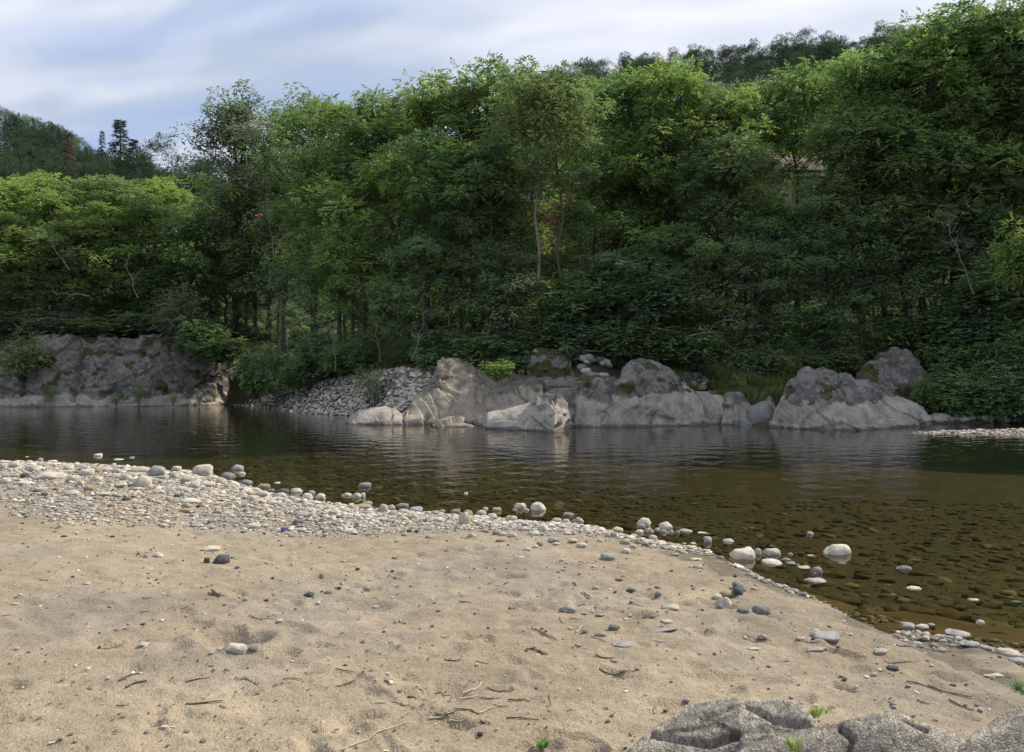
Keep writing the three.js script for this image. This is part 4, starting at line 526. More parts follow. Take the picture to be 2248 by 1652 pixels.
// middle of the strip
frame(528.5, 1027.6, 0.2612)([
  [185, 157, 115, 45, 't', 'orange-tan cobble at the water where the shore bends'], [255, 195, 55, 35, 't'], [335, 195, 120, 45, 'd', 'flat dark cobble at the water beside tan ones'], [460, 195, 100, 50], [165, 222, 110, 60], [90, 260, 110, 60], [325, 232, 110, 50], [550, 250, 105, 70, 'w'], [665, 247, 85, 60, 'w'], [420, 262, 75, 45], [595, 215, 60, 45, 'q'], [880, 230, 90, 40], [965, 238, 95, 55, 'q', 'domed cobble with two neighbours standing just off the shore'], [1022, 237, 45, 50], [1035, 150, 115, 50, 'h', 'dark wet boulder alone in the shallows beyond three pale cobbles'], [1060, 297, 90, 35, 'g'], [1020, 323, 140, 45, 't'], [920, 325, 60, 50, 'w'], [870, 360, 95, 55], [740, 345, 85, 55], [520, 395, 130, 50, 'g', 'grey ridge-backed boulder where the strip meets the sand', { ang: true }], [1190, 345, 90, 80, 'q'], [1262, 338, 70, 50], [1350, 318, 115, 45, 'h'], [1465, 355, 120, 55, 'g'], [1360, 370, 110, 50], [1630, 385, 75, 50, 'g'], [1565, 385, 50, 40], [1635, 440, 160, 60, 'p', 'long pale whaleback cobble beside the upright egg-shaped stone'], [1175, 428, 120, 35], [1880, 437, 100, 115, 'p', 'egg-shaped pale cobble standing upright in the strip', { ang: false, tilt: 0.1 }], [1870, 497, 55, 30, 'w'], [1905, 385, 90, 60, 't'], [2020, 380, 90, 50, 'q'], [2110, 410, 90, 50], [2150, 355, 80, 40, 't'], [2055, 345, 45, 30], [1800, 370, 90, 45, 'h'], [1890, 220, 40, 25, 'w', 'small white stone alone far out in the shallows'], [480, 455, 85, 50, 'h'], [100, 485, 120, 50, 'p'], [195, 490, 70, 35], [890, 522, 110, 25, 'w'], [955, 545, 70, 25, 'w'], [780, 475, 60, 35, 't'], [1000, 432, 50, 35, 'w'], [1940, 565, 65, 45, 'p'], [2150, 540, 80, 40, 'g'], [2040, 530, 90, 30, 't'], [1045, 385, 70, 45, 'g'], [1450, 415, 70, 50], [1340, 405, 60, 35], [1270, 385, 55, 35, 'g'], [650, 320, 90, 28], [610, 410, 60, 30], [180, 425, 90, 25], [300, 130, 55, 20, 'w'], [1690, 365, 60, 30, 't'], [1990, 470, 70, 35, 'g'], [2030, 500, 60, 35, 'g'],
  [565, 1065, 90, 50, 'd', 'dark stone on the sand with a small white one on top'], [578, 1043, 40, 25, 'w', 'small white pebble resting on a dark stone'], [730, 1045, 65, 35, 'h', 'smooth blue-grey pebble on the sand near a dark one'], [822, 1012, 40, 28, 'd'], [845, 972, 35, 30, 'w'], [1058, 1015, 70, 45, 'p', 'cream mottled cobble alone on the sand beside fine gravel'], [1290, 757, 45, 30, 't'], [1130, 1170, 50, 25, 'w'], [675, 905, 40, 35, 't'], [980, 850, 40, 25, 'b'], [1370, 565, 50, 35, 'g'], [1260, 545, 50, 28, 'g'], [1575, 580, 50, 25, 'g'], [1475, 535, 35, 28, 'b'],
]);
// towards the inlet
frame(1057, 1057, 0.2612)([
  [475, 220, 135, 85, 'w', 'big white domed boulder standing in the water off the strip', { ang: false }], [325, 215, 100, 60, 'p', 'pale boulder with a dark foot next to the big white domed one'], [375, 245, 55, 35, 'q'], [275, 245, 50, 25, 't'], [128, 240, 80, 40, 'q'], [35, 235, 45, 30], [250, 318, 110, 55], [90, 295, 85, 50], [735, 285, 100, 45, 'h', 'dark grey flat-topped boulder at the water behind cream cobbles'], [800, 338, 115, 70, 'g', 'chunky light grey boulder at the water\'s edge'], [705, 340, 75, 45, 'p'], [630, 335, 90, 50], [520, 395, 100, 70, 'w', 'knobbly white boulder in the middle of the strip'], [440, 435, 95, 45, 'w'], [258, 450, 80, 45], [1370, 350, 120, 80, 'w', 'twin-humped pale boulder over grey cobbles'], [1550, 380, 110, 75, 'w', 'rounded cream boulder at the outer end of the strip, over grey ones', { ang: false }], [1145, 410, 95, 50, 'p'], [1345, 385, 75, 50, 'h'], [1720, 420, 120, 40, 'g'], [1645, 435, 50, 45, 'h'], [1445, 475, 75, 45], [1215, 510, 80, 50, 'q'], [1385, 530, 50, 40, 't'], [1110, 455, 60, 50, 'g'], [1060, 455, 50, 45], [1415, 420, 80, 50, 'g'], [1530, 425, 60, 40, 'g'], [1875, 440, 105, 22, 'w'], [1910, 500, 80, 70, 'g', 'upright grey angular stone mirrored in the shallows', { ang: true }], [2080, 503, 90, 38, 'w'], [1785, 528, 60, 30, 'w'], [1790, 555, 65, 25, 'p'], [1705, 530, 40, 25], [1700, 585, 45, 25], [1630, 615, 70, 25, 'g'], [1575, 560, 50, 20], [840, 540, 90, 50, 'w', 'smooth white cobble at the sandy side of the strip', { ang: false }], [1215, 585, 85, 50, 'w'], [1065, 635, 125, 65, 'g', 'fissured grey boulder sunk in the sand beside the strip', { ang: true }], [610, 495, 100, 45, 'g'], [490, 525, 60, 45, 'g'], [455, 550, 50, 30, 'w'], [630, 525, 60, 25, 'w'], [1275, 545, 60, 35], [770, 500, 80, 40], [1810, 655, 100, 30, 'w'], [1820, 720, 80, 40], [335, 640, 65, 25, 'w'], [670, 665, 40, 25, 'w'], [380, 570, 65, 30, 'w'], [1155, 825, 70, 35, 't'], [960, 895, 60, 35, 'w'], [1330, 430, 70, 45], [1280, 460, 60, 35], [1000, 500, 60, 35], [900, 455, 55, 25, 't'], [720, 440, 70, 35], [350, 400, 80, 35], [180, 445, 70, 35], [1480, 410, 50, 35], [1600, 430, 40, 40], [945, 715, 40, 20, 'w'], [945, 735, 40, 15, 'w'], [685, 742, 50, 22, 'p'], [715, 688, 40, 20, 'p'], [160, 495, 80, 35, 't'],
  [1250, 918, 75, 40, 'd'], [1490, 950, 65, 50, 'h', 'upright blue-grey stone above the little trench in the sand'], [720, 1070, 145, 75, 'g', 'smooth grey boulder sunk in the sand below the trench'], [1590, 1055, 150, 55, 'p', 'cream cobble with a dimple lying on the damp sand'], [1565, 1175, 110, 40, 'p', 'flat cream cobble set in the damp sand'], [1120, 1230, 100, 60, 'h', 'tilted slate-grey cobble sticking out of the sand'], [1000, 1285, 95, 50, 'g', 'dusty grey cobble with a dark hollow beneath'], [870, 1265, 65, 40, 'h'], [1200, 1370, 200, 60, 'g', 'long smooth grey stone nearly buried in sand'], [1510, 1252, 310, 34, 'g', 'thin long grey stone slab edge showing in the sand', { ang: true, tilt: 0.16 }], [1480, 1340, 150, 20, 'g'], [850, 1110, 80, 30, 'g'], [1015, 1120, 100, 35, 'g'], [2040, 1020, 130, 110, 'w', 'chunky white cobble leaning against another at the inlet', { ang: true, tilt: -0.35 }], [1990, 970, 85, 50, 'w', 'smooth white cobble behind the chunky leaning one'], [2080, 945, 130, 70, 't', 'mottled brown cobble in the little heap at the inlet'], [2190, 885, 150, 80, 'h', 'long dark grey stone on top of the little heap at the inlet', { ang: false, tilt: -0.6 }], [2160, 925, 90, 70, 'd', 'dark striped stone wedged in the little heap at the inlet', { ang: true, tilt: -0.5 }], [1450, 1130, 60, 25], [1245, 1125, 45, 22, 'w'], [930, 1095, 40, 22], [1555, 1415, 70, 30, 'p'], [1835, 1450, 40, 20, 'p'], [805, 1375, 45, 25, 'w'],
]);
// the inlet and the damp sand before it
frame(1526.7, 1115.7, 0.3245)([
  [330, 320, 165, 90, 'w', 'large flat-topped white boulder at the head of the inlet', { ang: true }], [425, 303, 55, 60, 'q'], [525, 305, 115, 60, 'q', 'pointed pale cobble behind the smooth long one in the inlet'], [530, 370, 140, 55, 'w', 'smooth long cream cobble at the head of the inlet', { ang: false, tilt: -0.1 }], [975, 290, 190, 90, 'w', 'largest whitish boulder standing alone in the inlet', { ang: true, tilt: 0.12 }], [783, 178, 50, 35, 'g', 'small grey-and-white stone alone in the deeper shallows'], [645, 318, 40, 30, 't'], [790, 327, 65, 25, 'g'], [610, 352, 80, 30, 'h'], [650, 378, 70, 30, 'h'], [740, 408, 90, 30, 'q'], [690, 390, 50, 25, 'h'], [830, 430, 70, 60, 'h', 'tall slate stone at the end of the little stone spit'], [820, 447, 45, 25, 'w', 'white pebble lodged against the slate stone of the spit'], [830, 497, 140, 45, 'g', 'ragged grey slab awash at the end of the stone spit', { ang: true }], [1420, 412, 105, 45, 'h', 'dark pyramid stone in the open inlet', { ang: true }], [1485, 547, 95, 40, 'w', 'flat cream cobble awash in the brown shallows'], [1970, 512, 85, 20, 'd'], [1890, 627, 75, 30, 'w'], [1932, 780, 60, 45, 'w', 'small cream cobble in the brown shallows near the sand'], [1455, 805, 110, 65, 'g', 'grey blocky cobble at the sandy lip of the inlet', { ang: true }], [1545, 807, 90, 45, 'w', 'white cobble between two grey ones at the sandy lip'], [1595, 795, 75, 35, 'g'], [1385, 775, 30, 15, 'w'], [1805, 855, 180, 65, 'g', 'long grooved grey stone at the sandy lip of the inlet', { ang: true, tilt: -0.15 }], [1875, 920, 150, 50, 'g', 'low grey slab in front of the long grooved stone', { ang: true }], [2130, 978, 150, 65, 'w', 'big smooth cream cobble on the damp sand by the water', { ang: false, tilt: -0.1 }], [2190, 1040, 130, 60, 'g', 'grey cobble overlapped by the big smooth cream one'], [900, 865, 185, 70, 'g', 'broad grey stone half sunk in the damp sand', { ang: true }], [830, 955, 140, 45, 'g', 'grey stone mostly buried below the broad one'], [1270, 970, 115, 55, 'q', 'pale grey wedge of stone half buried in wet sand', { ang: true }], [1345, 1085, 75, 45, 'd', 'dark slate pebble on the open damp sand'], [2025, 1130, 150, 30, 'w', 'thin white curved stone sliver on the sand'], [455, 695, 120, 85, 'h', 'cube-shaped dark grey stone with a bright sunlit side', { ang: true }], [330, 695, 80, 45, 'h', 'low blue-grey stone with a white vein beside the cube-shaped one', { ang: true }], [400, 950, 90, 25, 'w'], [715, 880, 65, 25, 'w'], [225, 225, 75, 35, 'w'], [60, 172, 85, 20, 'w'], [1660, 877, 35, 20, 'g'], [360, 272, 45, 22, 'w'], [520, 257, 40, 15, 'w'], [1340, 590, 40, 20, 'w'], [2165, 640, 110, 30, 'd'], [400, 545, 45, 26, 'p'], [455, 870, 70, 40, 'q'],
]);
frame(0, 1262.5, 0.3135)([[1640, 510, 160, 80, 'w', 'white egg-like cobble lying in the dug pit', { ang: false }], [1765, 520, 70, 45, 'h', 'blue-grey stone in the pit beside the white one'], [1525, 515, 55, 25, 'p', 'small pale pebble in the pit'], [1950, 320, 55, 28, 'w'], [100, 203, 55, 25, 'w'], [1005, 482, 90, 35, 'w'], [765, 222, 30, 22, 'p'], [1715, 172, 42, 28, 'p'], [1860, 178, 36, 20, 'b'], [995, 343, 36, 18, 'b'], [690, 510, 24, 24, 'b']]);
frame(704.6, 1291.8, 0.3135)([[375, 130, 40, 20, 'w'], [520, 238, 30, 26, 'w', 'first white pebble of the tiny heap laid on the sand'], [550, 232, 30, 26, 'p', 'second pale pebble of the tiny heap laid on the sand'], [585, 242, 32, 26, 'q', 'third greyish pebble of the tiny heap laid on the sand'], [1800, 397, 40, 20, 'w'], [1570, 910, 30, 14, 'w'], [440, 305, 24, 16, 'b'], [1170, 280, 26, 16, 'b'], [1575, 303, 24, 16, 'b'], [2055, 508, 50, 28, 'q']]);

// countless small stones: gravel of the strip, stones under water
function scatter(name, geo, mat, n, place, label) {
  const r = rng(name.length * 977 + n), Q = new THREE.Matrix4(), q = new THREE.Quaternion(), e = new THREE.Euler(), list = [];
  for (let k = 0; k < n * 6 && list.length < n; k++) { const p = place(r); if (p) list.push(p); }
  const m = new THREE.InstancedMesh(geo, mat, list.length);
  list.forEach((p, k) => { e.set((r() - 0.5) * 0.5, r() * 6.28, (r() - 0.5) * 0.5); m.setMatrixAt(k, Q.compose(new V3(p.x, p.y, p.z), q.setFromEuler(e), new V3(p.w, p.h, p.l))); m.setColorAt(k, p.c); });
  m.name = name; scene.add(shade(m)); return tag(m, label, null, null, 'stuff');
}
const tones = [['w', 0.62, 0.56, 0.45, 2.4], ['p', 0.49, 0.44, 0.35, 4], ['q', 0.40, 0.365, 0.30, 3.4], ['g', 0.29, 0.275, 0.25, 3], ['h', 0.19, 0.185, 0.18, 2.2], ['d', 0.10, 0.10, 0.11, 1.2], ['t', 0.33, 0.255, 0.165, 1.6]];
const tone = (r, dim = 1) => { let k = r() * 17.8; for (const [, a, b, c, w] of tones) { k -= w; if (k <= 0) { const v = dim * (0.8 + 0.35 * r()); return lin(a * v, b * v, c * v); } } return lin(0.4, 0.4, 0.35); };
const plain = std(1, 1, 1, 0.9);
const inStrip = (r) => { const x = -15 + 17.4 * r(), S = pl(SHORE, x), W = pl(cobbleStrip, x), s = -0.5 + (W + 0.5) * Math.pow(r(), 0.9), z = s - S; return { x, z, s, W, f: s / W }; };
scatter('gravel', SMALL[2], plain, 8000, (r) => { const p = inStrip(r); if (p.f > 0.55 + 0.3 * fbm(p.x, p.z, 5, 2) + 0.15 * r()) return null; const a = (0.03 + 0.085 * Math.pow(r(), 2.6)) * (1.15 - p.f * 0.6); return { x: p.x, z: p.z, y: H(p.x, p.z) + a * 0.06, w: a * 1.3, h: a * (0.5 + 0.3 * r()), l: a * (0.8 + 0.3 * r()), c: tone(r) }; }, 'small river stones packed between the cobbles of the strip');
scatter('fine_gravel', SMALL[0], plain, 27000, (r) => { const p = inStrip(r); if (p.f > 0.95 + 0.6 * fbm(p.x * 0.8, p.z * 0.8, 9, 3) + 0.25 * (r() - 0.5)) return null; const a = (0.018 + 0.045 * r() * r()); return { x: p.x, z: p.z, y: H(p.x, p.z) + a * 0.08, w: a * 1.3, h: a * 0.7, l: a, c: tone(r, 0.9) }; }, 'fine gravel along the sandy edge of the strip');
scatter('loose_pebbles', SMALL[0], plain, 2600, (r) => { const d = 2.6 + 8 * r(), x = (r() * 2 - 1) * 0.68 * d, s = -d + pl(SHORE, x); if (s < 0.1) return null; const near = Math.exp(-Math.max(0, s - pl(cobbleStrip, x)) / 1.6) + 0.12 + (x > 0.3 ? 0.18 : 0); if (r() > near) return null; const a = 0.007 + 0.02 * Math.pow(r(), 3); return { x, z: -d, y: H(x, -d) + a * 0.2, w: a * 1.4, h: a * 0.75, l: a, c: tone(r, r() < 0.35 ? 0.35 : 1) }; }, 'loose small pebbles sprinkled over the sand');
scatter('inlet_gravel', SMALL[0], plain, 7000, (r) => { const x = 1.2 + 3.4 * r(), z = 2.8 * r() - 1.2 - pl(SHORE, x), s = shoreS(x, z); if (s < -1.1 || s > 1.6 || fbm(x * 1.5, z * 1.5, 3, 3) < -0.12) return null; const a = 0.009 + 0.045 * Math.pow(r(), 4); return { x, z, y: H(x, z) + a * 0.15, w: a * 1.3, h: a * 0.7, l: a, c: tone(r, 0.62) }; }, 'grey grit along the sandy lip of the inlet');
scatter('submerged_stones', SMALL[2], plain, 12000, (r) => { const x = -9 + 24 * r(), S = pl(SHORE, x), s = -0.1 - 17 * Math.pow(r(), 1.9), z = s - S; if (x > -z * 0.8 || x < z * 0.8) return null; const a = 0.03 + 0.17 * Math.pow(r(), 4) * Math.min(1, 0.3 - s * 0.3); const k = 0.35 + 0.65 * r(); if (s > -2.4 - fbm(x, z, 3, 2) && x > 1.9 && r() < 0.93) return null; const y = H(x, z) + a * 0.1; return { x, z, y: Math.min(y, -0.02 - a * 0.25), w: a * 1.3, h: a * 0.5, l: a, c: r() < 0.06 ? lin(0.22, 0.19, 0.11) : lin(0.12 * k, 0.095 * k, 0.046 * k) }; }, 'algae-brown stones on the bed of the shallows');

// cobble heap on the far bank
{
  const poly = [[512, 890], [600, 866], [700, 842], [780, 817], [860, 812], [962, 808], [940, 848], [912, 888], [882, 905], [790, 915], [680, 909], [600, 898]];
  const inside = (x, y) => { let c = false; for (let i = 0, j = poly.length - 1; i < poly.length; j = i++) if ((poly[i][1] > y) !== (poly[j][1] > y) && x < (poly[j][0] - poly[i][0]) * (y - poly[i][1]) / (poly[j][1] - poly[i][1]) + poly[i][0]) c = !c; return c; };
  const r = rng(61), cls = ['p', 'w', 'p', 'q', 'h', 'g', 'w', 'p'], nm = { p: 'pale', q: 'beige-grey', g: 'grey', h: 'slate-grey', w: 'whitish', d: 'dark' };
  for (let k = 0, made = 0; k < 4000 && made < 190; k++) {
    const vx = 512 + 450 * r(), vy = 806 + 110 * r(); if (!inside(vx, vy)) continue;
    const q = onGround(vx, vy), w = (0.19 + 0.26 * r() * r()) * (vx < 640 ? 0.65 : 1), c = cls[Math.floor(r() * 8)], g = (r() < 0.5 ? ROUND : ANG)[Math.floor(r() * 4)]; made++;
    const m = put('heap_cobble', g, STONE[c], `${nm[c]} cobble in the heap beside the pale slab rock`, 'stone', `${nm[c]} cobbles of the heap`); m.position.set(q.x, q.y + w * 0.18, q.z); m.scale.set(w * 1.25, w * (0.55 + 0.25 * r()), w); m.rotation.set((r() - 0.5) * 0.6, r() * 3, (r() - 0.5) * 0.7);
  }
  scatter('heap_gravel', SMALL[2], plain, 4600, (rr) => { const vx = 505 + 465 * rr(), vy = 804 + 112 * rr(); if (!inside(vx, vy)) return null; const q = onGround(vx, vy), a = (0.09 + 0.15 * rr() * rr()) * (vx < 640 ? 0.6 : 1); return { x: q.x + (rr() - 0.5) * 0.5, y: q.y + a * 0.2, z: q.z + (rr() - 0.5) * 0.5, w: a * 1.25, h: a * 0.7, l: a, c: tone(rr, 1.3) }; }, 'smaller stones filling the cobble heap');
  for (const [cx, cy, wx, wy, n, nmz] of [[1305, 803, 36, 14, 26, 'behind the lichen-speckled hump'], [1526, 832, 34, 16, 26, 'at the shoulder of the broad grey rock']]) for (let k = 0; k < n; k++) {
    const vx = cx + (r() - 0.5) * 2 * wx, vy = cy + (r() - 0.5) * 2 * wy, d = 36.3 + (cy + wy - vy) / wy * 0.7, q = at(vx, vy, d), w = 0.2 + 0.3 * r(), c = ['w', 'p', 'h', 'd', 'h', 'g'][Math.floor(r() * 6)];
    q.y = H(q.x, q.z) + w * 0.15; const m = put('bank_cobble', (r() < 0.5 ? ROUND : ANG)[Math.floor(r() * 4)], STONE[c], `${KIND[c]} cobble in the pocket ${nmz}`, 'stone', `${KIND[c]} cobbles ${nmz}`); m.position.copy(q); m.scale.set(w * 1.3, w * 0.8, w); m.rotation.set((r() - 0.5) * 0.5, r() * 3, (r() - 0.5) * 0.5);
  }
  [[1668, 912, 56, 54, 'h', 'angular dark boulder filling the gap between the two big masses'], [1694, 922, 42, 40, 'g', 'grey boulder against the foot of the whale-backed rock'], [1642, 924, 44, 32, 'h', 'low dark boulder at the water among the broken rocks']].forEach(([vx, vy, w, h, c, label], i) => { const d = 33.2, q = at(vx, vy, d), m = put('bank_boulder', ANG[i + 1], STONE[c], label, 'stone'); m.position.copy(q); m.position.y -= 0.25; m.scale.set(w / F * d * 1.2, h / F * d * 1.5, 1.1); m.rotation.set(0.2, i, 0.2); });
  // gravel bar at the far shore
  const g = new THREE.CircleGeometry(1, 40); g.rotateX(-Math.PI / 2); const p = g.attributes.position; for (let i = 0; i < p.count; i++) p.setY(i, 0.14 * (1 - (p.getX(i) ** 2 + p.getZ(i) ** 2)) - 0.03); g.scale(8, 1, 1.5); g.translate(21.8, 0, -28.4); g.computeVertexNormals();
  put('gravel_bar', g, std(0.30, 0.28, 0.25, 0.95), 'low bar of pale gravel before the bramble bank', null, null, 'structure');
  scatter('bar_gravel', SMALL[2], plain, 2600, (rr) => { const a = rr() * 6.28, q = Math.sqrt(rr()), s = 0.05 + 0.12 * rr() * rr(); return { x: 21.8 + 7.8 * q * Math.cos(a), z: -28.4 + 1.4 * q * Math.sin(a), y: 0.14 * (1 - q * q) - 0.03 + s * 0.2, w: s * 1.3, h: s * 0.7, l: s, c: tone(rr, 0.9) }; }, 'pale gravel of the low bar before the bramble bank');
  // stones at the foot of the bramble bank
  for (let k = 0; k < 16; k++) { const vx = 2045 + 210 * r(), q = onGround(vx, 926 - 6 * r()), w = 0.25 + 0.35 * r(), c = ['q', 'h', 'g'][k % 3]; const m = put('bank_stone', ANG[k % 4], STONE[c], `${KIND[c]} stone at the muddy foot of the bramble bank`, 'stone', `${KIND[c]} stones below the brambles`); m.position.set(q.x, Math.max(q.y, 0) + w * 0.12, q.z); m.scale.set(w * 1.3, w * 0.7, w); m.rotation.y = r() * 3; }
}

// ---------------------------------------------------------------- rocks at the photographer's feet
{
  const m = new THREE.MeshStandardMaterial({ vertexColors: true, roughness: 0.93, map: withUV(rockMap, 1 / 0.55), bumpMap: withUV(rockBump, 1 / 0.5), bumpScale: 0.02 });
  const near = (o, label) => put('near_rock', rockGeo({ band: -1, lichen: 0.1, footY: 0.2, block: 3, tint: [1.75, 1.78, 1.84], ...o }), m, label, 'rock');
  near({ x0: 1370, x1: 1800, seed: 71, nu: 170, nv: 90, off: 0.5, back: 0.35, fd: flat(1370, 1800, 2.55), foot: flat(1370, 1800, 1990), crest: [[1370, 1985], [1385, 1660], [1420, 1625], [1455, 1600], [1490, 1572], [1530, 1555], [1600, 1546], [1690, 1548], [1740, 1550], [1765, 1560], [1782, 1578], [1795, 1640], [1800, 1985]], rough: 0.035, fine: 0.014, blocky: 0.2, strata: 0.008, dip: [0.4, 2.0, 1.2], bulge: 2.2, lean: 1.0, keep: 0.5, cracks: [{ p: [[1640, 1560], [1700, 1590], [1790, 1600]], d: 0.025, w: 6 }, { p: [[1540, 1590], [1600, 1572], [1640, 1560]], d: 0.02, w: 4 }, { p: [[1430, 1620], [1560, 1640], [1620, 1625]], d: 0.03, w: 6 }] }, 'layered grey rock with flat ledges at the edge of the sand');
  near({ x0: 1590, x1: 2190, seed: 74, nu: 200, nv: 90, off: 0.42, back: 0.4, fd: flat(1590, 2190, 2.2), foot: flat(1590, 2190, 2080), crest: [[1590, 2060], [1610, 1680], [1660, 1640], [1720, 1615], [1780, 1600], [1830, 1592], [1880, 1571], [1930, 1555], [1968, 1551], [2010, 1566], [2060, 1590], [2110, 1612], [2150, 1650], [2180, 1700], [2190, 2060]], rough: 0.04, fine: 0.02, blocky: 0.25, bulge: 2.4, lean: 1.0, keep: 0.5, cracks: [{ p: [[1840, 1596], [1870, 1620], [1860, 1652]], d: 0.03, w: 6 }, { p: [[1990, 1575], [2020, 1590], [2040, 1600]], d: 0.03, w: 5 }] }, 'rough humped grey rock at the edge of the sand, speckled with lichen');
  near({ x0: 2075, x1: 2620, seed: 77, nu: 150, nv: 90, off: 0.4, back: 0.5, fd: flat(2075, 2620, 1.9), foot: flat(2075, 2620, 2150), crest: [[2075, 2140], [2086, 1700], [2100, 1640], [2130, 1602], [2180, 1574], [2240, 1556], [2320, 1550], [2420, 1570], [2500, 1610], [2570, 1700], [2600, 1900], [2620, 2140]], rough: 0.025, fine: 0.012, blocky: 0, bulge: 2.5, lean: 1.0, keep: 0.8 }, 'smooth rounded grey boulder beside the rough humped rock');
}
// ---------------------------------------------------------------- twigs, straw and small weeds on the sand
{
  const r = rng(91), tw = { d: std(0.09, 0.065, 0.045, 0.95), b: std(0.20, 0.15, 0.10, 0.95), p: std(0.50, 0.42, 0.30, 0.9) }, nm = { d: 'dark brown twig', b: 'brown twig', p: 'pale dry stalk' };
  function twig(vx, vy, len, deg, c, o = {}) {
    const q = onGround(vx, vy), d = -q.z, sp = (EYE - 0.4) / Math.hypot(d, EYE - 0.4), a = deg * Math.PI / 180, L = len / F * d, dx = Math.cos(a) * L, dz = Math.sin(a) * L / sp, n = 7, pts = [], bend = (o.bend ?? (r() - 0.5) * 0.16) * L;
    for (let k = 0; k <= n; k++) { const t = k / n - 0.5, x = q.x + dx * t - (dz / (Math.hypot(dx, dz) || 1)) * bend * (1 - 4 * t * t), z = q.z + dz * t + (dx / (Math.hypot(dx, dz) || 1)) * bend * (1 - 4 * t * t), g = H(x, z); pts.push(new V3(x - q.x, Math.max(g, q.y - 0.01) - q.y + 0.004 + (r() - 0.5) * 0.003 + 0.006 * Math.abs(t), z - q.z)); }
    const M = new Mesher(), R = o.r || 0.0028 + 0.0022 * r(); M.tube(pts, R, R * 0.6, 5); if (len > 30 && r() < 0.6) { const s = pts[3]; M.tube([s, s.clone().add(new V3(dx * 0.18, 0.006, dz * 0.18 + (r() - 0.5) * L * 0.3))], R * 0.6, R * 0.3, 4); }
    const m = put('twig', M.geo(), tw[c], o.label || `${nm[c]} lying on the sand`, 'twig', o.group || (o.label ? undefined : `${nm[c]}s on the sand`)); m.position.copy(q);
  }
  const f6 = (x, y, l, ...k) => twig(704.6 + x * 0.3135, 1291.8 + y * 0.3135, l * 0.3135, ...k), f5 = (x, y, l, ...k) => twig(x * 0.3135, 1262.5 + y * 0.3135, l * 0.3135, ...k), f4 = (x, y, l, ...k) => twig(1526.7 + x * 0.3245, 1115.7 + y * 0.3245, l * 0.3245, ...k), f3 = (x, y, l, ...k) => twig(1057 + x * 0.2612, 1057 + y * 0.2612, l * 0.2612, ...k);
  for (const t of [[165, 580, 140, 8, 'd'], [920, 515, 120, 8, 'd'], [1130, 530, 90, 3, 'b'], [1250, 725, 170, 12, 'd'], [1385, 793, 150, -3, 'd'], [1265, 832, 110, 8, 'd'], [1410, 920, 230, 5, 'd'], [1560, 320, 190, 28, 'b'], [1530, 450, 120, 18, 'd'], [1990, 490, 130, 8, 'd'], [2070, 610, 230, 8, 'b'], [850, 740, 110, 8, 'd'], [1780, 220, 80, 8, 'd'], [1690, 240, 60, 60, 'b'], [470, 660, 60, 10, 'd'], [870, 348, 60, 0, 'b'], [850, 895, 190, -6, 'p'], [960, 935, 130, 5, 'p'], [1040, 773, 140, -3, 'p'], [420, 805, 80, 2, 'p'], [1150, 955, 80, 25, 'd'], [640, 765, 70, 5, 'd'], [1605, 800, 80, 86, 'b'], [200, 670, 90, -5, 'b'], [1010, 100, 90, 10, 'd'], [1850, 60, 60, 40, 'b'], [700, 715, 80, 2, 'p'], [880, 900, 160, 10, 'd'], [1000, 860, 140, -4, 'd'], [1090, 880, 90, 14, 'b'], [1190, 775, 140, -3, 'b'], [560, 820, 120, 4, 'b']]) f6(...t);
  f6(1060, 700, 140, -22, 'p', { bend: 0.22, r: 0.005, label: 'thick curved pale stalk on the sand' }); f6(440, 1030, 430, -20, 'p', { bend: -0.06, label: 'longest pale dry stalk, kinked, on the sand' }); f6(1180, 865, 170, -18, 'p', { bend: -0.12 });
  for (const t of [[1380, 738, 150, -8, 'd'], [1430, 903, 250, -3, 'd'], [2050, 735, 150, 4, 'b'], [845, 923, 70, 3, 'd'], [1755, 762, 120, 4, 'b'], [1560, 930, 60, 12, 'd'], [790, 515, 160, -8, 'b'], [1030, 170, 65, 0, 'd'], [40, 290, 70, 0, 'b'], [300, 43, 70, 0, 'b'], [1010, 262, 50, -10, 'b'], [1290, 238, 50, -12, 'b'], [1660, 728, 45, 25, 'd']]) f5(...t);
  f5(905, 718, 80, -40, 'd', { bend: -0.2, r: 0.005, label: 'short thick curved dark twig on the sand' }); f5(955, 776, 115, -15, 'd', { bend: -0.14, r: 0.005, label: 'curved dark twig just below the short thick one' }); f5(1830, 312, 190, 5, 'b', { bend: 0.08, label: 'thin brown twig ending at a white pebble' });
  for (let k = 0; k < 7; k++) f5(1530 + (r() - 0.5) * 70, 140 + (r() - 0.5) * 30, 70 + 50 * r(), (r() - 0.3) * 40, 'd', { label: 'dark twig in the small bundle of twigs on the sand', group: 'bundle of twigs' });
  for (const t of [[460, 892, 100, 8, 'd'], [800, 915, 150, 8, 'b'], [1400, 1040, 250, -2, 'b'], [1100, 990, 100, 20, 'b'], [1800, 1345, 110, 25, 'd'], [1580, 1220, 240, 12, 'd'], [1720, 1255, 230, 13, 'b'], [1545, 1325, 80, 5, 'd'], [1420, 940, 130, -2, 'b']]) f4(...t);
  for (const t of [[880, 690, 140, -2, 'd'], [890, 965, 60, 40, 'd'], [840, 1045, 70, 6, 'd'], [1300, 1045, 130, 8, 'd'], [480, 1430, 150, 10, 'd'], [540, 1280, 190, 28, 'b'], [820, 1250, 80, -35, 'p'], [980, 1330, 120, 25, 'b']]) f3(...t);
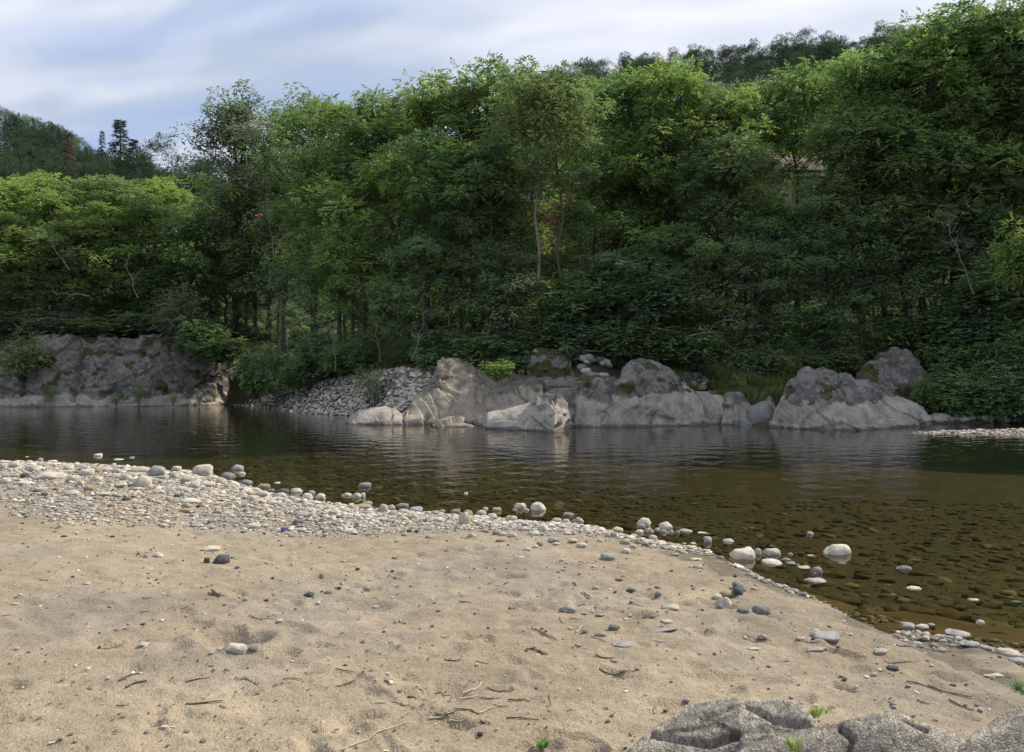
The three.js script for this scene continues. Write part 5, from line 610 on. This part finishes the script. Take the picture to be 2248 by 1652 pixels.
  // weeds
  function weed(vx, vy, d, hpx, n, mat, label, wide) { const q = d ? at(vx, vy, d) : onGround(vx, vy), dd = -q.z, h = hpx / F * dd, L = new Mesher(); for (let k = 0; k < n; k++) { const a = r() * 6.28, s = 0.2 + 0.8 * r(); let dx = Math.cos(a) * s, dy = 0.7 + 0.6 * r(), dz = Math.sin(a) * s; const m = 1 / Math.hypot(dx, dy, dz); L.leaf((r() - 0.5) * h * 0.3, 0, (r() - 0.5) * h * 0.3, dx * m, dy * m, dz * m, Math.cos(a + 1.5), 0.2, Math.sin(a + 1.5), h * (0.6 + 0.5 * r()), h * (wide || 0.06), leafTint(r, 0.6)); } const g = thing('weed', label, 'plant', q); part('leaves', L.geo(true), LM[mat], g); }
  weed(1187, 1648, 0, 30, 14, 'mid', 'small broad-leaved green weed growing from the sand', 0.4); weed(1793, 1578, 2.75, 34, 40, 'fresh', 'bright yellow-green grass tuft behind the layered rock'); weed(1745, 1650, 2.42, 42, 46, 'fresh', 'yellow-green grass tuft in a cleft of the rough rock'); weed(2240, 1524, 0, 40, 60, 'mid', 'green grass tuft on the sand behind the smooth boulder'); weed(1815, 1570, 2.8, 24, 22, 'fresh', 'small yellowish grass sprig beside the bright tuft');
  // litter: flakes of bark and leaf
  const fl = new THREE.CircleGeometry(0.5, 6); fl.rotateX(-Math.PI / 2); const fp = fl.attributes.position; for (let i = 0; i < fp.count; i++) fp.setY(i, 0.12 * n3(fp.getX(i) * 3, 1, fp.getZ(i) * 3) + (i ? 0.1 : 0)); fl.computeVertexNormals();
  scatter('litter', fl, std(1, 1, 1, 0.95, { side: THREE.DoubleSide }), 2400, (rr) => { const d = 2.6 + 7.5 * rr(), x = (rr() * 2 - 1) * 0.68 * d, s = -d + pl(SHORE, x); if (s < 0.4 || fbm(x * 0.9, d * 0.9, 6, 3) + 0.5 * (rr() - 0.5) < 0.02) return null; const a = 0.006 + 0.018 * rr() * rr(), k = 0.4 + rr(); return { x, z: -d, y: H(x, -d) + 0.004, w: a * 1.8, h: a, l: a * 0.8, c: rr() < 0.12 ? lin(0.5, 0.44, 0.33) : lin(0.12 * k, 0.085 * k, 0.055 * k) }; }, 'brown flakes of bark and dry leaf scattered over the sand');
  // bottle cap
  const q = onGround(622.5, 1166), g = thing('bottle_cap', 'small violet-blue plastic bottle cap among the pebbles', 'bottle cap', q), blue = std(0.09, 0.09, 0.42, 0.4), pr = [[0, 0.018], [0.012, 0.018], [0.0145, 0.0165], [0.0155, 0.014], [0.0158, 0], [0.0145, 0], [0.0142, 0.014], [0, 0.0155]].map(([a, b]) => new THREE.Vector2(a * 1.7, b * 1.7));
  part('cap', new THREE.LatheGeometry(pr, 28), blue, g); const rib = new THREE.BoxGeometry(0.0012, 0.02, 0.0018); const ribs = new Mesher(); for (let k = 0; k < 28; k++) { const a = k / 28 * 6.283; ribs.tube([new V3(Math.cos(a) * 0.0268, 0.002, Math.sin(a) * 0.0268), new V3(Math.cos(a) * 0.0264, 0.023, Math.sin(a) * 0.0264)], 0.0009, 0.0009, 4); } part('grip_ribs', ribs.geo(), blue, g); g.rotation.z = 0.3; g.position.y += 0.006;
}
// ---------------------------------------------------------------- houses up the slope, seen through the trees
{
  const box = (w, h, d, x, y, z) => { const g = new THREE.BoxGeometry(w, h, d); g.translate(x, y, z); return g; };
  function house(label, vx, d, w, dp, eaveVy, ridgeVy, wallMat, roofMat, o = {}) {
    const x = (vx - CX) / F * d, base = H(x, -d) - 0.6, eave = EYE + (CY - eaveVy) / F * d, ridge = EYE + (CY - ridgeVy) / F * d, h = eave - base, g = thing('house', label, 'house', new V3(x, base, -d));
    part('wall', box(w, h, dp, 0, h / 2, 0), wallMat, g);
    const run = dp / 2 + 0.5, rise = ridge - eave, sl = Math.hypot(run, rise), ang = Math.atan2(rise, run), roof = new THREE.Group(); roof.name = 'roof'; g.add(roof);
    for (const s of [1, -1]) {
      const M = [], I = [], cols = Math.round((w + 1) / 0.22) * 6, rows = 14;             // rows of half-round tiles, each course stepping over the next
      for (let j = 0; j <= rows; j++) for (let k = 0; k < 2; k++) for (let i = 0; i <= cols; i++) { const u = i / cols, wv = Math.abs(Math.sin(u * cols / 6 * Math.PI)), v = clamp((j + (k ? 0 : -0.0)) / rows, 0, 1), st = k ? 0.05 : 0; M.push((u - 0.5) * (w + 1), 0.07 * wv + st - 0.02, v * sl); }
      const cc = cols + 1; for (let j = 0; j < rows * 2 + 1; j++) for (let i = 0; i < cols; i++) { const a = j * cc + i, b = a + 1, c = a + cc, e = c + 1; I.push(a, c, b, b, c, e); }
      const q = geom(M, I); q.rotateX(ang); q.translate(0, 0, 0); const m = part('tile_slope', q, roofMat, roof); m.position.set(0, h + rise + 0.06, 0); if (s < 0) m.rotation.y = Math.PI; }
    for (const s of [-1, 1]) { const sh = new THREE.Shape([new THREE.Vector2(-dp / 2, 0), new THREE.Vector2(dp / 2, 0), new THREE.Vector2(0, rise * 0.96)]), gg = new THREE.ExtrudeGeometry(sh, { depth: 0.2, bevelEnabled: false }); gg.rotateY(Math.PI / 2); gg.translate(s * (w / 2 - 0.1) - 0.1, h, 0); part('gable', gg, wallMat, g); }
    part('eave_board', box(w + 1, 0.22, 0.06, 0, h - 0.16, dp / 2 + 0.42), o.board || std(0.5, 0.47, 0.42), g);
    for (const wx of o.win || []) { const wn = new THREE.Group(); wn.name = 'window'; wn.position.set(wx, h - 1.5, dp / 2); g.add(wn); part('frame', box(1.15, 1.35, 0.1, 0, 0, 0.03), std(0.6, 0.58, 0.54), wn); part('pane', box(0.95, 1.15, 0.06, 0, 0, 0.07), std(0.03, 0.035, 0.04, 0.1), wn); }
    return g;
  }
  const orange = std(0.27, 0.135, 0.085, 0.9, { map: withUV(stoneMap, 3) }), cream = std(0.5, 0.46, 0.38, 0.9), tile = std(0.34, 0.25, 0.18, 0.9, { map: stoneMap }), red = std(0.55, 0.2, 0.09, 0.9);
  house('tiled stone house half hidden by trees', 1815, 57, 7, 6, 405, 345, std(0.24, 0.21, 0.17), tile, { win: [-1.5, 1.5] });
  house('orange-walled house with a pale eave behind the slim trunks', 1262, 61, 9, 7, 402, 385, orange, std(0.42, 0.38, 0.33, 0.9), { win: [-3, 0.2, 3], board: std(0.62, 0.6, 0.56) });
  house('small house with a bright orange roof glimpsed through the belt', 650, 84, 6, 6, 492, 470, cream, red, { win: [-1, 1] });
}
renderer.render(scene, camera);
